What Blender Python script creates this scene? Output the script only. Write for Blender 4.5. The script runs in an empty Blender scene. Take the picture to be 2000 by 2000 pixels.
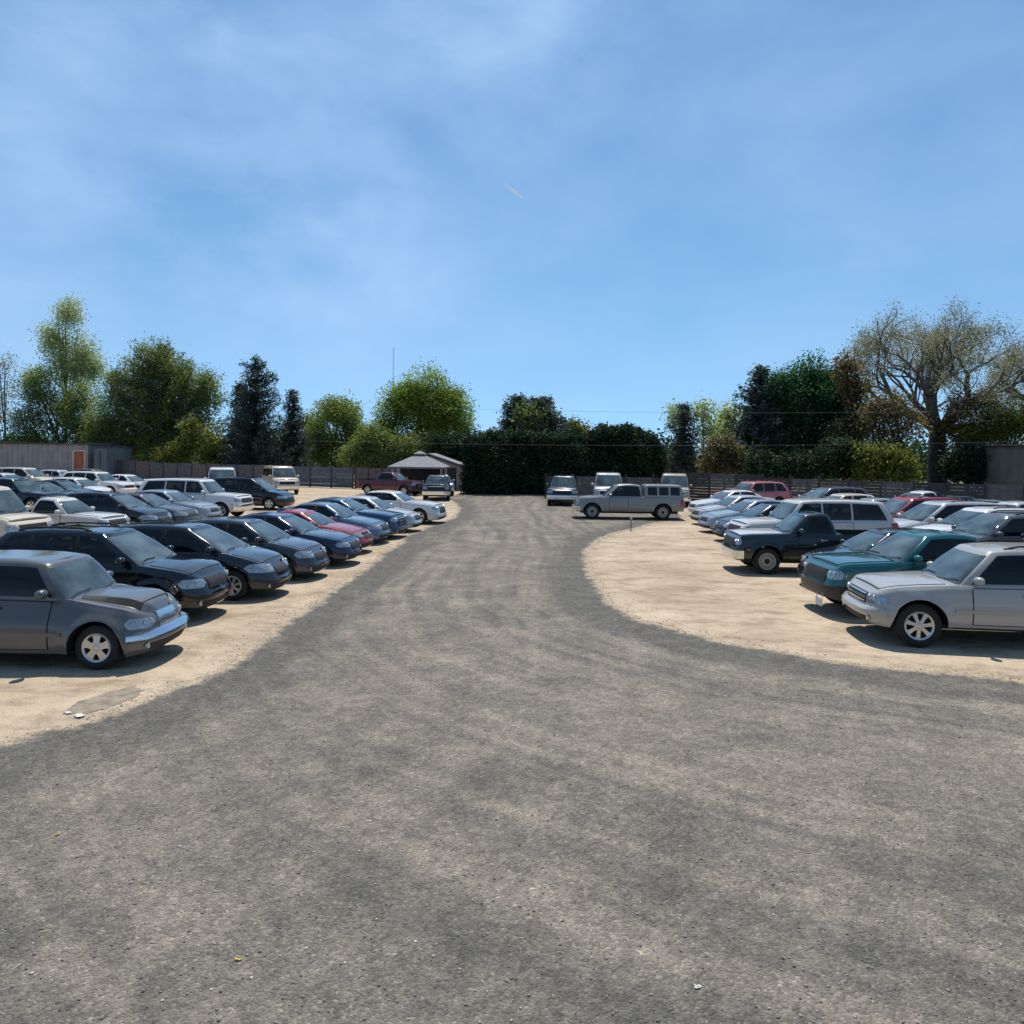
import bpy, math, random
import numpy as np
from mathutils import Vector, Matrix
from mathutils.geometry import delaunay_2d_cdt

R = math.radians
rnd = random.Random(7)
npr = np.random.RandomState(11)
scene = bpy.context.scene
COL = scene.collection

# ------------------------------------------------------------------ camera, sky, sun, exposure
CAM_H, FPX, HOR, ROLL = 3.3, 1500.0, 885.0, R(0.72)
cam_d = bpy.data.cameras.new('camera')
cam_d.sensor_width = 36; cam_d.sensor_fit = 'HORIZONTAL'
cam_d.lens = 36*FPX/2000
cam_d.shift_y = -(1000-HOR)/2000
cam_d.clip_start = 0.1; cam_d.clip_end = 9000
cam = bpy.data.objects.new('camera', cam_d); COL.objects.link(cam)
RM = Matrix.Rotation(R(90), 3, 'X') @ Matrix.Rotation(ROLL, 3, 'Z')
cam.matrix_world = Matrix.Translation((0, 0, CAM_H)) @ RM.to_4x4()
scene.camera = cam

SUN_EL, SUN_AZ = R(66), R(3)          # azimuth clockwise from +Y
world = bpy.data.worlds.new('World'); scene.world = world; world.use_nodes = True
wn, wl = world.node_tree.nodes, world.node_tree.links
wn.clear()
sky = wn.new('ShaderNodeTexSky'); sky.sky_type = 'NISHITA'; sky.sun_disc = False
sky.sun_elevation = SUN_EL; sky.sun_rotation = SUN_AZ
sky.altitude = 0; sky.air_density = 1.0; sky.dust_density = 0.0; sky.ozone_density = 1.6
bg = wn.new('ShaderNodeBackground'); bg.inputs['Strength'].default_value = 0.138
wo = wn.new('ShaderNodeOutputWorld')
tc = wn.new('ShaderNodeTexCoord')
mp = wn.new('ShaderNodeMapping'); mp.inputs['Scale'].default_value = (3.4, 3.4, 6.0)
mp.inputs['Rotation'].default_value = (0.2, 0.5, 0.3); mp.inputs['Location'].default_value = (1.3, .4, .2)
nz = wn.new('ShaderNodeTexNoise'); nz.inputs['Scale'].default_value = 1.25; nz.inputs['Detail'].default_value = 5
nz.inputs['Roughness'].default_value = 0.52; nz.inputs['Distortion'].default_value = 0.15
rp = wn.new('ShaderNodeValToRGB')
rp.color_ramp.elements[0].position = 0.36; rp.color_ramp.elements[0].color = (0, 0, 0, 1)
rp.color_ramp.elements[1].position = 0.72; rp.color_ramp.elements[1].color = (.62, .62, .62, 1)
mx = wn.new('ShaderNodeMix'); mx.data_type = 'RGBA'
mx.inputs[7].default_value = (3.9, 5.5, 7.7, 1)
wl.new(tc.outputs['Generated'], mp.inputs['Vector']); wl.new(mp.outputs['Vector'], nz.inputs['Vector'])
wl.new(nz.outputs['Fac'], rp.inputs['Fac'])
def patch(px, py, c0, c1):
    d = RM @ Vector(((px-1000)/FPX, (HOR-py)/FPX, -1)); d.normalize()
    n = wn.new('ShaderNodeVectorMath'); n.operation = 'DOT_PRODUCT'; n.inputs[1].default_value = d; wl.new(tc.outputs['Generated'], n.inputs[0])
    m = wn.new('ShaderNodeMapRange'); m.interpolation_type = 'SMOOTHSTEP'; m.inputs[1].default_value = math.cos(R(c0)); m.inputs[2].default_value = math.cos(R(c1)); wl.new(n.outputs['Value'], m.inputs[0]); return m.outputs[0]
RM = Matrix.Rotation(R(90), 3, 'X') @ Matrix.Rotation(ROLL, 3, 'Z')
def wm(op, a, b):
    n = wn.new('ShaderNodeMath'); n.operation = op; n.use_clamp = True
    for i, q in enumerate((a, b)):
        if isinstance(q, (int, float)): n.inputs[i].default_value = q
        else: wl.new(q, n.inputs[i])
    return n.outputs[0]
cover = wm('ADD', wm('ADD', wm('MULTIPLY', patch(250, 150, 23, 4), .52), wm('MULTIPLY', patch(1000, 40, 10, 2), .6)), wm('ADD', wm('MULTIPLY', patch(640, 430, 12, 2), .35), .4))
wl.new(wm('MULTIPLY', rp.outputs['Color'], cover), mx.inputs[0])
va = wn.new('ShaderNodeVectorMath'); va.operation = 'ADD'; va.inputs[1].default_value = (0, 0, .16)
vn = wn.new('ShaderNodeVectorMath'); vn.operation = 'NORMALIZE'
wl.new(tc.outputs['Generated'], va.inputs[0]); wl.new(va.outputs[0], vn.inputs[0]); wl.new(vn.outputs[0], sky.inputs['Vector'])
tn = wn.new('ShaderNodeMix'); tn.data_type = 'RGBA'; tn.blend_type = 'MULTIPLY'; tn.inputs[0].default_value = 1; tn.inputs[7].default_value = (.80, 1.0, 1.03, 1)
wl.new(sky.outputs['Color'], tn.inputs[6]); wl.new(tn.outputs[2], mx.inputs[6]); wl.new(mx.outputs[2], bg.inputs['Color'])
wl.new(bg.outputs['Background'], wo.inputs['Surface'])

sun_d = bpy.data.lights.new('sun', 'SUN'); sun_d.energy = 5.0; sun_d.angle = R(0.53); sun_d.color = (1, .95, .87)
sun = bpy.data.objects.new('sun', sun_d); COL.objects.link(sun)
sd = Vector((math.sin(SUN_AZ)*math.cos(SUN_EL), math.cos(SUN_AZ)*math.cos(SUN_EL), math.sin(SUN_EL)))
sun.rotation_euler = sd.to_track_quat('Z', 'Y').to_euler()
scene.view_settings.view_transform = 'Standard'; scene.view_settings.look = 'None'
scene.view_settings.exposure = 0.0; scene.view_settings.gamma = 1.0
scene.render.engine = 'CYCLES'
scene.cycles.max_bounces = 6; scene.cycles.transparent_max_bounces = 14
scene.cycles.sample_clamp_indirect = 4

# ------------------------------------------------------------------ picture <-> place helpers
def ray(px, py):
    return RM @ Vector(((px-1000)/FPX, (HOR-py)/FPX, -1))
def gp(px, py, z=0.0):
    """ground point seen at a pixel of the 2000 px photograph"""
    d = ray(px, py); k = (z-CAM_H)/d.z
    return Vector((d.x*k, d.y*k, z))
def at(px, py, Y):
    """point at depth Y seen at a pixel"""
    d = ray(px, py); k = Y/d.y
    return Vector((d.x*k, Y, CAM_H+d.z*k))

# ------------------------------------------------------------------ materials
def mat(name, col, rough=.6, metal=0., coat=0., noise=0., nscale=8., bump=0., bscale=60., spec=.5, ior=None, col2=None, dust=0.):
    m = bpy.data.materials.new(name); m.use_nodes = True
    n, l = m.node_tree.nodes, m.node_tree.links
    b = n['Principled BSDF']
    b.inputs['Base Color'].default_value = (*col, 1); b.inputs['Roughness'].default_value = rough
    b.inputs['Metallic'].default_value = metal
    b.inputs['Specular IOR Level'].default_value = spec
    if ior: b.inputs['IOR'].default_value = ior
    if coat:
        b.inputs['Coat Weight'].default_value = coat; b.inputs['Coat Roughness'].default_value = .04
    t = n.new('ShaderNodeTexCoord')
    if noise or col2:
        z = n.new('ShaderNodeTexNoise'); z.inputs['Scale'].default_value = nscale; z.inputs['Detail'].default_value = 5
        l.new(t.outputs['Object'], z.inputs['Vector'])
        c2 = col2 or tuple(c*(1-noise) for c in col)
        r_ = n.new('ShaderNodeValToRGB')
        r_.color_ramp.elements[0].position = .35; r_.color_ramp.elements[1].position = .68
        r_.color_ramp.elements[0].color = (*c2, 1); r_.color_ramp.elements[1].color = (*col, 1)
        l.new(z.outputs['Fac'], r_.inputs['Fac']); l.new(r_.outputs['Color'], b.inputs['Base Color'])
        src = r_.outputs['Color']
    if dust:
        # road dust settled unevenly on paint
        z = n.new('ShaderNodeTexNoise'); z.inputs['Scale'].default_value = 2.2; z.inputs['Detail'].default_value = 6
        l.new(t.outputs['Object'], z.inputs['Vector'])
        sx = n.new('ShaderNodeSeparateXYZ'); l.new(t.outputs['Object'], sx.inputs[0])
        lo = n.new('ShaderNodeMapRange'); lo.inputs[1].default_value = .75; lo.inputs[2].default_value = .15
        lo.inputs[3].default_value = .25; lo.inputs[4].default_value = 1.5
        l.new(sx.outputs['Z'], lo.inputs[0])
        mr = n.new('ShaderNodeMapRange'); mr.inputs[1].default_value = .35; mr.inputs[2].default_value = .75
        mr.inputs[3].default_value = .25; mr.inputs[4].default_value = 1
        l.new(z.outputs['Fac'], mr.inputs[0])
        mu = n.new('ShaderNodeMath'); mu.operation = 'MULTIPLY'; l.new(mr.outputs[0], mu.inputs[0]); l.new(lo.outputs[0], mu.inputs[1])
        m2 = n.new('ShaderNodeMath'); m2.operation = 'MULTIPLY'; m2.use_clamp = True
        l.new(mu.outputs[0], m2.inputs[0]); m2.inputs[1].default_value = dust
        mix = n.new('ShaderNodeMix'); mix.data_type = 'RGBA'
        mix.inputs[6].default_value = (*col, 1); mix.inputs[7].default_value = (.36, .29, .21, 1)
        l.new(m2.outputs[0], mix.inputs[0]); l.new(mix.outputs[2], b.inputs['Base Color'])
        ra = n.new('ShaderNodeMath'); ra.operation = 'MULTIPLY_ADD'
        l.new(m2.outputs[0], ra.inputs[0]); ra.inputs[1].default_value = .5; ra.inputs[2].default_value = rough
        l.new(ra.outputs[0], b.inputs['Roughness'])
        if coat:
            cr = n.new('ShaderNodeMath'); cr.operation = 'MULTIPLY_ADD'
            l.new(m2.outputs[0], cr.inputs[0]); cr.inputs[1].default_value = .5; cr.inputs[2].default_value = .05
            l.new(cr.outputs[0], b.inputs['Coat Roughness'])
    if bump:
        z2 = n.new('ShaderNodeTexNoise'); z2.inputs['Scale'].default_value = bscale; z2.inputs['Detail'].default_value = 4
        l.new(t.outputs['Object'], z2.inputs['Vector'])
        bm_ = n.new('ShaderNodeBump'); bm_.inputs['Strength'].default_value = bump; bm_.inputs['Distance'].default_value = .02
        l.new(z2.outputs['Fac'], bm_.inputs['Height']); l.new(bm_.outputs['Normal'], b.inputs['Normal'])
    return m

def paint(name, col, metal=.25, rough=.32, dust=.22):
    return mat('paint_'+name, col, rough=rough, metal=metal*.7, coat=.95, dust=dust, spec=.25)

PAINT = {
 'gunmetal': paint('gunmetal', (.092, .093, .096), .3, .36, .12), 'black': paint('black', (.003, .003, .004), 0, .15, .015),
 'charcoal': paint('charcoal', (.008, .010, .014), .15, .2, .03), 'slate': paint('slate', (.03, .035, .045), .3, .25, .05),
 'navy': paint('navy', (.004, .007, .035), .15, .2, .03), 'red': paint('red', (.30, .02, .028), .05, .35, .12),
 'steelblue': paint('steelblue', (.10, .16, .25), .25, .28, .08), 'midblue': paint('midblue', (.02, .05, .11), .25, .25, .05),
 'silver': paint('silver', (.47, .475, .48), .15, .33, .1), 'warmsilver': paint('warmsilver', (.37, .352, .325), .12, .36, .12),
 'champagne': paint('champagne', (.25, .238, .215), .15, .34, .12),
 'white': paint('white', (.66, .66, .65), 0, .35, .12), 'cream': paint('cream', (.58, .5, .38), 0, .4, .2),
 'tan': paint('tan', (.36, .30, .22), .1, .4), 'teal': paint('teal', (.008, .095, .10), .25, .25, .04),
 'pine': paint('pine', (.004, .012, .014), .15, .28, .06), 'oldwhite': paint('oldwhite', (.52, .52, .5), .05, .5, .25),
 'lightblue': paint('lightblue', (.27, .33, .38), .2, .3, .1), 'mauve': paint('mauve', (.07, .063, .075), .3, .3, .08),
 'sage': paint('sage', (.16, .2, .18), .2, .3, .1), 'maroon': paint('maroon', (.09, .006, .012), .1, .3, .05),
 'grey': paint('grey', (.10, .103, .107), .25, .3, .1), 'pink': paint('pink', (.46, .13, .13), .05, .45, .15),
}
def glass(name, tint, ior, film, filmcol):
    m = bpy.data.materials.new(name); m.use_nodes = True; n, l = m.node_tree.nodes, m.node_tree.links; n.clear()
    o = n.new('ShaderNodeOutputMaterial'); tr = n.new('ShaderNodeBsdfTransparent'); tr.inputs[0].default_value = (*tint, 1)
    gl = n.new('ShaderNodeBsdfGlossy'); gl.inputs['Roughness'].default_value = .015; gl.inputs[0].default_value = (1, 1, 1, 1)
    df = n.new('ShaderNodeBsdfDiffuse'); df.inputs[0].default_value = (*filmcol, 1)
    fr = n.new('ShaderNodeFresnel'); fr.inputs[0].default_value = ior
    t = n.new('ShaderNodeTexCoord'); z = n.new('ShaderNodeTexNoise'); z.inputs['Scale'].default_value = 1.7; z.inputs['Detail'].default_value = 4
    l.new(t.outputs['Object'], z.inputs['Vector'])
    mr = n.new('ShaderNodeMapRange'); mr.inputs[1].default_value = .35; mr.inputs[2].default_value = .7; mr.inputs[3].default_value = film*.25; mr.inputs[4].default_value = film
    l.new(z.outputs['Fac'], mr.inputs[0])
    a = n.new('ShaderNodeMixShader'); l.new(mr.outputs[0], a.inputs[0]); l.new(tr.outputs[0], a.inputs[1]); l.new(df.outputs[0], a.inputs[2])
    b = n.new('ShaderNodeMixShader'); l.new(fr.outputs[0], b.inputs[0]); l.new(a.outputs[0], b.inputs[1]); l.new(gl.outputs[0], b.inputs[2])
    l.new(b.outputs[0], o.inputs[0]); return m
GLASS = glass('windshield_glass', (.50, .64, .62), 1.8, .36, (.27, .37, .37))
GLASS_D = glass('side_glass', (.16, .18, .19), 1.45, .03, (.1, .11, .11))
SEAT = mat('seat_fabric', (.05, .05, .053), .9, noise=.3, nscale=9)
DARK = mat('black_plastic', (.012, .012, .013), rough=.7)
RUBBER = mat('tyre_rubber', (.02, .019, .018), rough=.85, noise=.3, nscale=6)
ALLOY = mat('wheel_alloy', (.56, .55, .53), rough=.33, metal=.75)
STEEL = mat('wheel_steel', (.36, .33, .29), rough=.5, metal=.5)
CHROME = mat('chrome', (.72, .73, .75), rough=.18, metal=1.)
LAMP = mat('lamp_lens', (.42, .44, .46), rough=.1, metal=.5, coat=1, noise=.45, nscale=22)
TAIL = mat('tail_lens', (.3, .012, .012), rough=.15, coat=1)
AMBER = mat('amber_lens', (.5, .16, .02), rough=.2, coat=1)
PLATE = mat('plate', (.55, .56, .58), rough=.5)

# ------------------------------------------------------------------ mesh helpers
def mesh_from(name, verts, faces, mats=(), midx=None, smooth=True, sharp=None):
    me = bpy.data.meshes.new(name)
    me.from_pydata([tuple(v) for v in verts], [], [tuple(f) for f in faces])
    for m in mats: me.materials.append(m)
    if midx is not None: me.polygons.foreach_set('material_index', list(midx))
    if smooth:
        me.polygons.foreach_set('use_smooth', [True]*len(me.polygons))
        if sharp: me.set_sharp_from_angle(angle=R(sharp))
    me.update()
    return me

def mesh_quads(name, V, m, tint=None, smooth=False):
    """V: (n,4,3) array of separate quads"""
    n = len(V); me = bpy.data.meshes.new(name)
    me.vertices.add(n*4); me.vertices.foreach_set('co', np.ascontiguousarray(V, dtype=np.float32).ravel())
    me.loops.add(n*4); me.loops.foreach_set('vertex_index', np.arange(n*4, dtype=np.int32))
    me.polygons.add(n); me.polygons.foreach_set('loop_start', np.arange(0, n*4, 4, dtype=np.int32))
    me.update(calc_edges=True)
    if tint is not None:
        a = me.attributes.new('tint', 'FLOAT', 'FACE'); a.data.foreach_set('value', np.asarray(tint, dtype=np.float32))
    me.materials.append(m)
    return me

def link(name, me, parent=None, loc=None, rot=None):
    o = bpy.data.objects.new(name, me); COL.objects.link(o)
    if parent: o.parent = parent
    if loc is not None: o.location = loc
    if rot is not None: o.rotation_euler = rot
    return o
def tag(o, label=None, cat=None, group=None, kind=None):
    if label: o['label'] = label
    if cat: o['category'] = cat
    if group: o['group'] = group
    if kind: o['kind'] = kind
    return o
def thing(name, loc, rz=0, label=None, cat=None, group=None):
    o = link(name, None, None, loc, (0, 0, rz)); o.empty_display_size = .3
    return tag(o, label, cat, group)

class MB:
    """collects simple solids into one mesh"""
    def __init__(s): s.v = []; s.f = []; s.mi = []
    def add(s, vs, fs, mi=0):
        b = len(s.v); s.v += [tuple(v) for v in vs]; s.f += [tuple(i+b for i in f) for f in fs]; s.mi += [mi]*len(fs)
    def box(s, x0, x1, y0, y1, z0, z1, mi=0, bev=0.):
        if bev:
            b = bev; vs = []
            for z, k in ((z0, b), (z0+b, 0), (z1-b, 0), (z1, b)):
                x_, X_, y_, Y_ = x0+k, x1-k, y0+k, y1-k
                c = b*.7 if k == 0 else b*.3
                vs += [(x_+c, y_, z), (X_-c, y_, z), (X_, y_+c, z), (X_, Y_-c, z), (X_-c, Y_, z), (x_+c, Y_, z), (x_, Y_-c, z), (x_, y_+c, z)]
            fs = [tuple(reversed(range(8))), tuple(range(24, 32))]
            for r_ in range(3):
                for i in range(8):
                    j = (i+1) % 8; fs.append((r_*8+i, r_*8+j, r_*8+8+j, r_*8+8+i))
            s.add(vs, fs, mi); return
        vs = [(x0, y0, z0), (x1, y0, z0), (x1, y1, z0), (x0, y1, z0), (x0, y0, z1), (x1, y0, z1), (x1, y1, z1), (x0, y1, z1)]
        s.add(vs, [(3, 2, 1, 0), (4, 5, 6, 7), (0, 1, 5, 4), (1, 2, 6, 5), (2, 3, 7, 6), (3, 0, 4, 7)], mi)
    def tube(s, pts, rads, n=6, mi=0, cap=True):
        pts = [Vector(p) for p in pts]; rings = []
        for i, p in enumerate(pts):
            d = (pts[min(i+1, len(pts)-1)]-pts[max(i-1, 0)])
            if d.length < 1e-9: d = Vector((0, 0, 1))
            d.normalize(); a = d.cross(Vector((0, 0, 1)) if abs(d.z) < .95 else Vector((1, 0, 0))).normalized(); b = d.cross(a)
            r_ = rads[i] if hasattr(rads, '__len__') else rads
            rings.append([p+a*r_*math.cos(2*math.pi*k/n)+b*r_*math.sin(2*math.pi*k/n) for k in range(n)])
        vs = [q for r_ in rings for q in r_]; fs = []
        for i in range(len(pts)-1):
            for k in range(n):
                k2 = (k+1) % n; fs.append((i*n+k, i*n+k2, i*n+n+k2, i*n+n+k))
        if cap: fs += [tuple(reversed(range(n))), tuple(range((len(pts)-1)*n, len(pts)*n))]
        s.add(vs, fs, mi)
    def lathe_y(s, prof, n=28, mi=0, cx=0, cz=0):
        """prof: [(y, r)] spun round the y axis"""
        vs = []; fs = []
        for y, r_ in prof:
            for k in range(n):
                a = 2*math.pi*k/n; vs.append((cx+r_*math.cos(a), y, cz+r_*math.sin(a)))
        for i in range(len(prof)-1):
            for k in range(n):
                k2 = (k+1) % n; fs.append((i*n+k, i*n+n+k, i*n+n+k2, i*n+k2))
        s.add(vs, fs, mi)
    def mesh(s, name, mats, smooth=False, sharp=None):
        return mesh_from(name, s.v, s.f, mats, s.mi, smooth, sharp)
    def obj(s, name, mats, parent=None, loc=None, smooth=False, sharp=None):
        return link(name, s.mesh(name, mats if isinstance(mats, (list, tuple)) else [mats], smooth, sharp), parent, loc)

# ------------------------------------------------------------------ vehicles
def sm(pts, x, sig=.06):
    xs = np.array([p[0] for p in pts]); ys = np.array([p[1] for p in pts])
    g = np.linspace(-2.5, 2.5, 11)*sig; w = np.exp(-.5*(g/sig)**2); w /= w.sum()
    x = np.atleast_1d(np.asarray(x, float))
    return sum(wi*np.interp(x+gi, xs, ys) for gi, wi in zip(g, w))

class Vehicle:
    """lower body = plan outline lofted up to a hood/belt line; greenhouse = second loft; everything else are
    thin shells lying on those two surfaces.  s = distance from the nose, x = L/2 - s"""
    NL = 15
    def __init__(v, name, **p):
        d = dict(L=4.8, W=1.8, H=1.45, rf=.7, nf=2.7, rr=.5, nr=3.2, sill=.24, zf=.2, axf=.93, axr=3.7, wr=.325, arch=.385,
                 flare=.015, cowl=1.3, wtop=2.1, rtop=3.4, rbase=4.15, ghf=.27, ghft=.22, ghr=.33, ghrt=.28, wb=None, wt=None,
                 top=[(0, .66), (.2, .74), (.7, .83), (1.35, .93), (2.5, .96), (3.7, 1.0), (4.3, 1.03), (4.7, 1.0), (4.8, .9)],
                 roof=None, B=2.55, C=3.45, doors=2, crown=.05,
                 fprof=[(0, .08), (.12, .01), (.45, 0), (.52, .03), (.8, .07), (.93, .12), (1, .22)],
                 rprof=[(0, .1), (.2, .01), (.55, 0), (.62, .03), (.9, .06), (1, .12)],
                 sprof=[(0, .06), (.1, .025), (.3, .0), (.58, .0), (.64, .014), (.82, .03), (.93, .055), (1, .11)],
                 hl=(.42, .42, .56, .68), gr=(.36, .5, .66), rim='five', bed=None, chrome_bumper=False, bumper=(.22, .48),
                 topper=False, rack=False, ridge=0., band=True, bumper_mat=None, tail=(.55, .95), glassv=(.07, .9), chromegr=False)
        d.update(p); v.__dict__.update(d); v.name = name
        if v.wb is None: v.wb = v.W/2-.125
        if v.wt is None: v.wt = v.wb-.22
        if v.roof is None: v.roof = [(v.wtop-.3, v.H-.10), (v.wtop, v.H-.055), (v.wtop+.45, v.H-.01), ((v.wtop+v.rtop)/2+.2, v.H), (v.rtop, v.H-.05), (v.rtop+.4, v.H-.12)]
        v.build()
    def X(v, s): return v.L/2-s
    # ---- lower body columns
    def build(v):
        L, hw = v.L, v.W/2
        th = np.linspace(0, math.pi/2, 13)
        fs = v.rf*(1-np.cos(th)**(2/v.nf)); fy = np.sin(th)**(2/v.nf)
        side = list(np.linspace(v.rf, L-v.rr, 26)[1:-1])
        for a in (v.axf, v.axr):
            side += list(a+v.arch*np.sin(np.linspace(-math.pi/2, math.pi/2, 17)))+[a-v.arch-.012, a+v.arch+.012]
        side = sorted(s for s in side if v.rf+.01 < s < L-v.rr-.01)
        out = [side[0]]
        for s in side[1:]:
            if s-out[-1] > .006: out.append(s)
        side = np.array(out)
        ext = fs[(fs > v.axf-v.arch-.05)]
        rs = L-v.rr*(1-np.cos(th[::-1])**(2/v.nr)); ry = np.sin(th[::-1])**(2/v.nr)
        S = np.concatenate([fs, side, rs]); Y = np.concatenate([fy, np.ones(len(side)), ry])
        Y = Y*hw*(1-.025*((S-L/2)/(L/2))**2)
        v.nfc = 13; v.nrc = len(S)-13
        # plan normals
        dS = np.gradient(S); dY = np.gradient(Y); ln = np.hypot(dS, dY)+1e-9
        nY = dS/ln; nS = -dY/ln                                     # outward
        nS[0] = -1; nY[0] = 0; nS[-1] = 1; nY[-1] = 0
        zt = sm(v.top, S, .05)
        sill = np.full(len(S), v.sill)
        sill = np.where(S < v.axf-v.arch, v.zf, sill); sill = np.where(S > v.axr+v.arch, v.zf+.06, sill)
        zb = sill.copy(); v.flr = np.zeros((len(S), v.NL))
        for a in (v.axf, v.axr):
            dd = np.abs(S-a); zb = np.where(dd < v.arch, np.maximum(zb, v.wr+np.sqrt(np.maximum(0, v.arch**2-dd**2))), zb)
        t = np.linspace(0, 1, v.NL)
        G = np.zeros((len(S), v.NL, 3))
        for c in range(len(S)):
            z = zb[c]+(zt[c]-zb[c])*t
            q = np.clip((z-sill[c])/(zt[c]-sill[c]), 0, 1)
            ins = abs(nY[c])**2*sm(v.sprof, q, .025)
            w = nS[c]**2
            ins = ins+w*(sm(v.fprof, q, .03) if nS[c] < 0 else sm(v.rprof, q, .03))
            for a in (v.axf, v.axr):
                dist = np.hypot(S[c]-a, z-v.wr)
                ins = ins-v.flare*np.exp(-((dist-v.arch)/.09)**2)*(abs(nY[c]) > .5)
            y = Y[c]-nY[c]*ins
            y = np.maximum(y, 0) if 0 < c < len(S)-1 else y*0
            G[c, :, 0] = L/2-(S[c]-nS[c]*ins); G[c, :, 1] = y; G[c, :, 2] = z
        v.S, v.Yc, v.G, v.zt, v.zb, v.sl = S, Y, G, zt, zb, sill
        v.tops = sm(v.top, np.linspace(0, L, 200), .05)
    def ztop(v, s): return np.interp(s, np.linspace(0, v.L, 200), v.tops)
    def icol_y(v, y):                                               # column index on the nose at half-width y
        return np.interp(y, v.Yc[:v.nfc], np.arange(v.nfc))
    def icol_s(v, s):
        k = np.arange(v.nfc-1, v.nrc+1); return np.interp(s, v.S[k], k)
    def ircol_y(v, y):
        k = np.arange(len(v.S)-1, v.nrc-1, -1); return np.interp(y, v.Yc[k], k)
    def bpt(v, ic, z):
        c0 = int(min(max(math.floor(ic), 0), len(v.S)-2)); f = ic-c0
        def one(c):
            g = v.G[c]; return np.array([np.interp(z, g[:, 2], g[:, 0]), np.interp(z, g[:, 2], g[:, 1]), z])
        return one(c0)*(1-f)+one(c0+1)*f
    # ---- greenhouse
    def greenhouse(v, cowl, wtop, rtop, rbase, ghf, ghft, ghr, ghrt, wb, wt, roof, zbase, H, n=4.6, bow=.03, nv=17):
        th = np.linspace(0, math.pi/2, 10)
        def outl(s0, s1, rf, rr, w):
            a = s0+rf*(1-np.cos(th)**(2/n)); ya = w*np.sin(th)**(2/n)
            m = np.linspace(s0+rf, s1-rr, 42)[1:-1]
            b = s1-rr*(1-np.cos(th[::-1])**(2/n)); yb = w*np.sin(th[::-1])**(2/n)
            return np.concatenate([a, m, b]), np.concatenate([ya, np.full(40, w), yb])
        s0, y0 = outl(cowl, rbase, ghf, ghr, wb); s1, y1 = outl(wtop, rtop, ghft, ghrt, wt)
        z0 = zbase(s0)-.025; z1 = sm(roof, s1, .08)-.05
        rows = []
        for k in np.linspace(0, 1, nv):
            b = bow*math.sin(math.pi*k)
            rows.append(np.stack([v.L/2-(s0+(s1-s0)*k), (y0+(y1-y0)*k)+b*(y0/wb), z0+(z1-z0)*k+(.5*b if True else 0)], 1))
        # rounded edge to the roof skin
        for k, (ins, up) in enumerate(((.02, .022), (.06, .042), (.13, .055))):
            y = np.maximum(y1-ins*(y1/wt), 0); cx = (wtop+rtop)/2; s = cx+(s1-cx)*(1-ins*1.6/(rtop-wtop))
            rows.append(np.stack([v.L/2-s, y, z1+up*.9], 1))
        A = np.array(rows)                                          # (nv+3, nu, 3)
        return dict(A=A, nv=nv, nu=len(s0), crown=H)
    def gpt(v, gh, iu, vv):
        A = gh['A']; kv = vv*(gh['nv']-1); k0 = int(min(max(math.floor(kv), 0), gh['nv']-2)); f = kv-k0
        u0 = int(min(max(math.floor(iu), 0), gh['nu']-2)); g = iu-u0
        r0 = A[k0, u0]*(1-g)+A[k0, u0+1]*g; r1 = A[k0+1, u0]*(1-g)+A[k0+1, u0+1]*g
        return r0*(1-f)+r1*f
    def iu_s(v, gh, s, vv):                                         # side index of a station at height vv
        kv = vv*(gh['nv']-1); k0 = int(min(max(math.floor(kv), 0), gh['nv']-2)); f = kv-k0
        row = gh['A'][k0]*(1-f)+gh['A'][k0+1]*f
        ss = v.L/2-row[:, 0]
        k = np.arange(8, gh['nu']-8); return np.interp(s, ss[k], k)
    # ---- shells
    @staticmethod
    def shell(P, off, depth=.012, flip=False):
        """P (na,nb,3) -> raised panel with a skirt"""
        P = np.asarray(P, float); na, nb = P.shape[:2]
        da = np.gradient(P, axis=0); db = np.gradient(P, axis=1)
        N = np.cross(da, db); N /= (np.linalg.norm(N, axis=2, keepdims=True)+1e-9)
        if flip: N = -N
        T = P+N*off; Bt = P-N*depth
        vs = list(T.reshape(-1, 3)); fs = []
        for i in range(na-1):
            for j in range(nb-1):
                q = (i*nb+j, (i+1)*nb+j, (i+1)*nb+j+1, i*nb+j+1); fs.append(q[::-1] if flip else q)
        ring = [(i, 0) for i in range(na)]+[(na-1, j) for j in range(1, nb)]+[(i, nb-1) for i in range(na-2, -1, -1)]+[(0, j) for j in range(nb-2, 0, -1)]
        b = len(vs); vs += [Bt[i, j] for i, j in ring]; m = len(ring)
        for k in range(m):
            k2 = (k+1) % m; a0 = ring[k][0]*nb+ring[k][1]; a1 = ring[k2][0]*nb+ring[k2][1]
            q = (a0, b+k, b+k2, a1); fs.append(q[::-1] if flip else q)
        return vs, fs
    def body_patch(v, i0, i1, zlo, zhi, off=.006, na=9, nb=5, rounded=0.):
        P = np.zeros((na, nb, 3))
        for a in range(na):
            fa = a/(na-1); ic = i0+(i1-i0)*fa
            c = int(min(max(round(ic), 0), len(v.S)-1))
            lo = zlo(fa) if callable(zlo) else zlo; hi = zhi(fa) if callable(zhi) else zhi
            if rounded:
                k = (1-abs(2*fa-1)**rounded)**(1/rounded) if rounded else 1; mid = (lo+hi)/2; lo = mid+(lo-mid)*max(k, .15); hi = mid+(hi-mid)*max(k, .15)
            for b in range(nb): P[a, b] = v.bpt(ic, lo+(hi-lo)*b/(nb-1))
        vs, fs = v.shell(P, off)
        # outward check: normal should point away from the centre line
        return v.fix(vs, fs, P, off)
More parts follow.
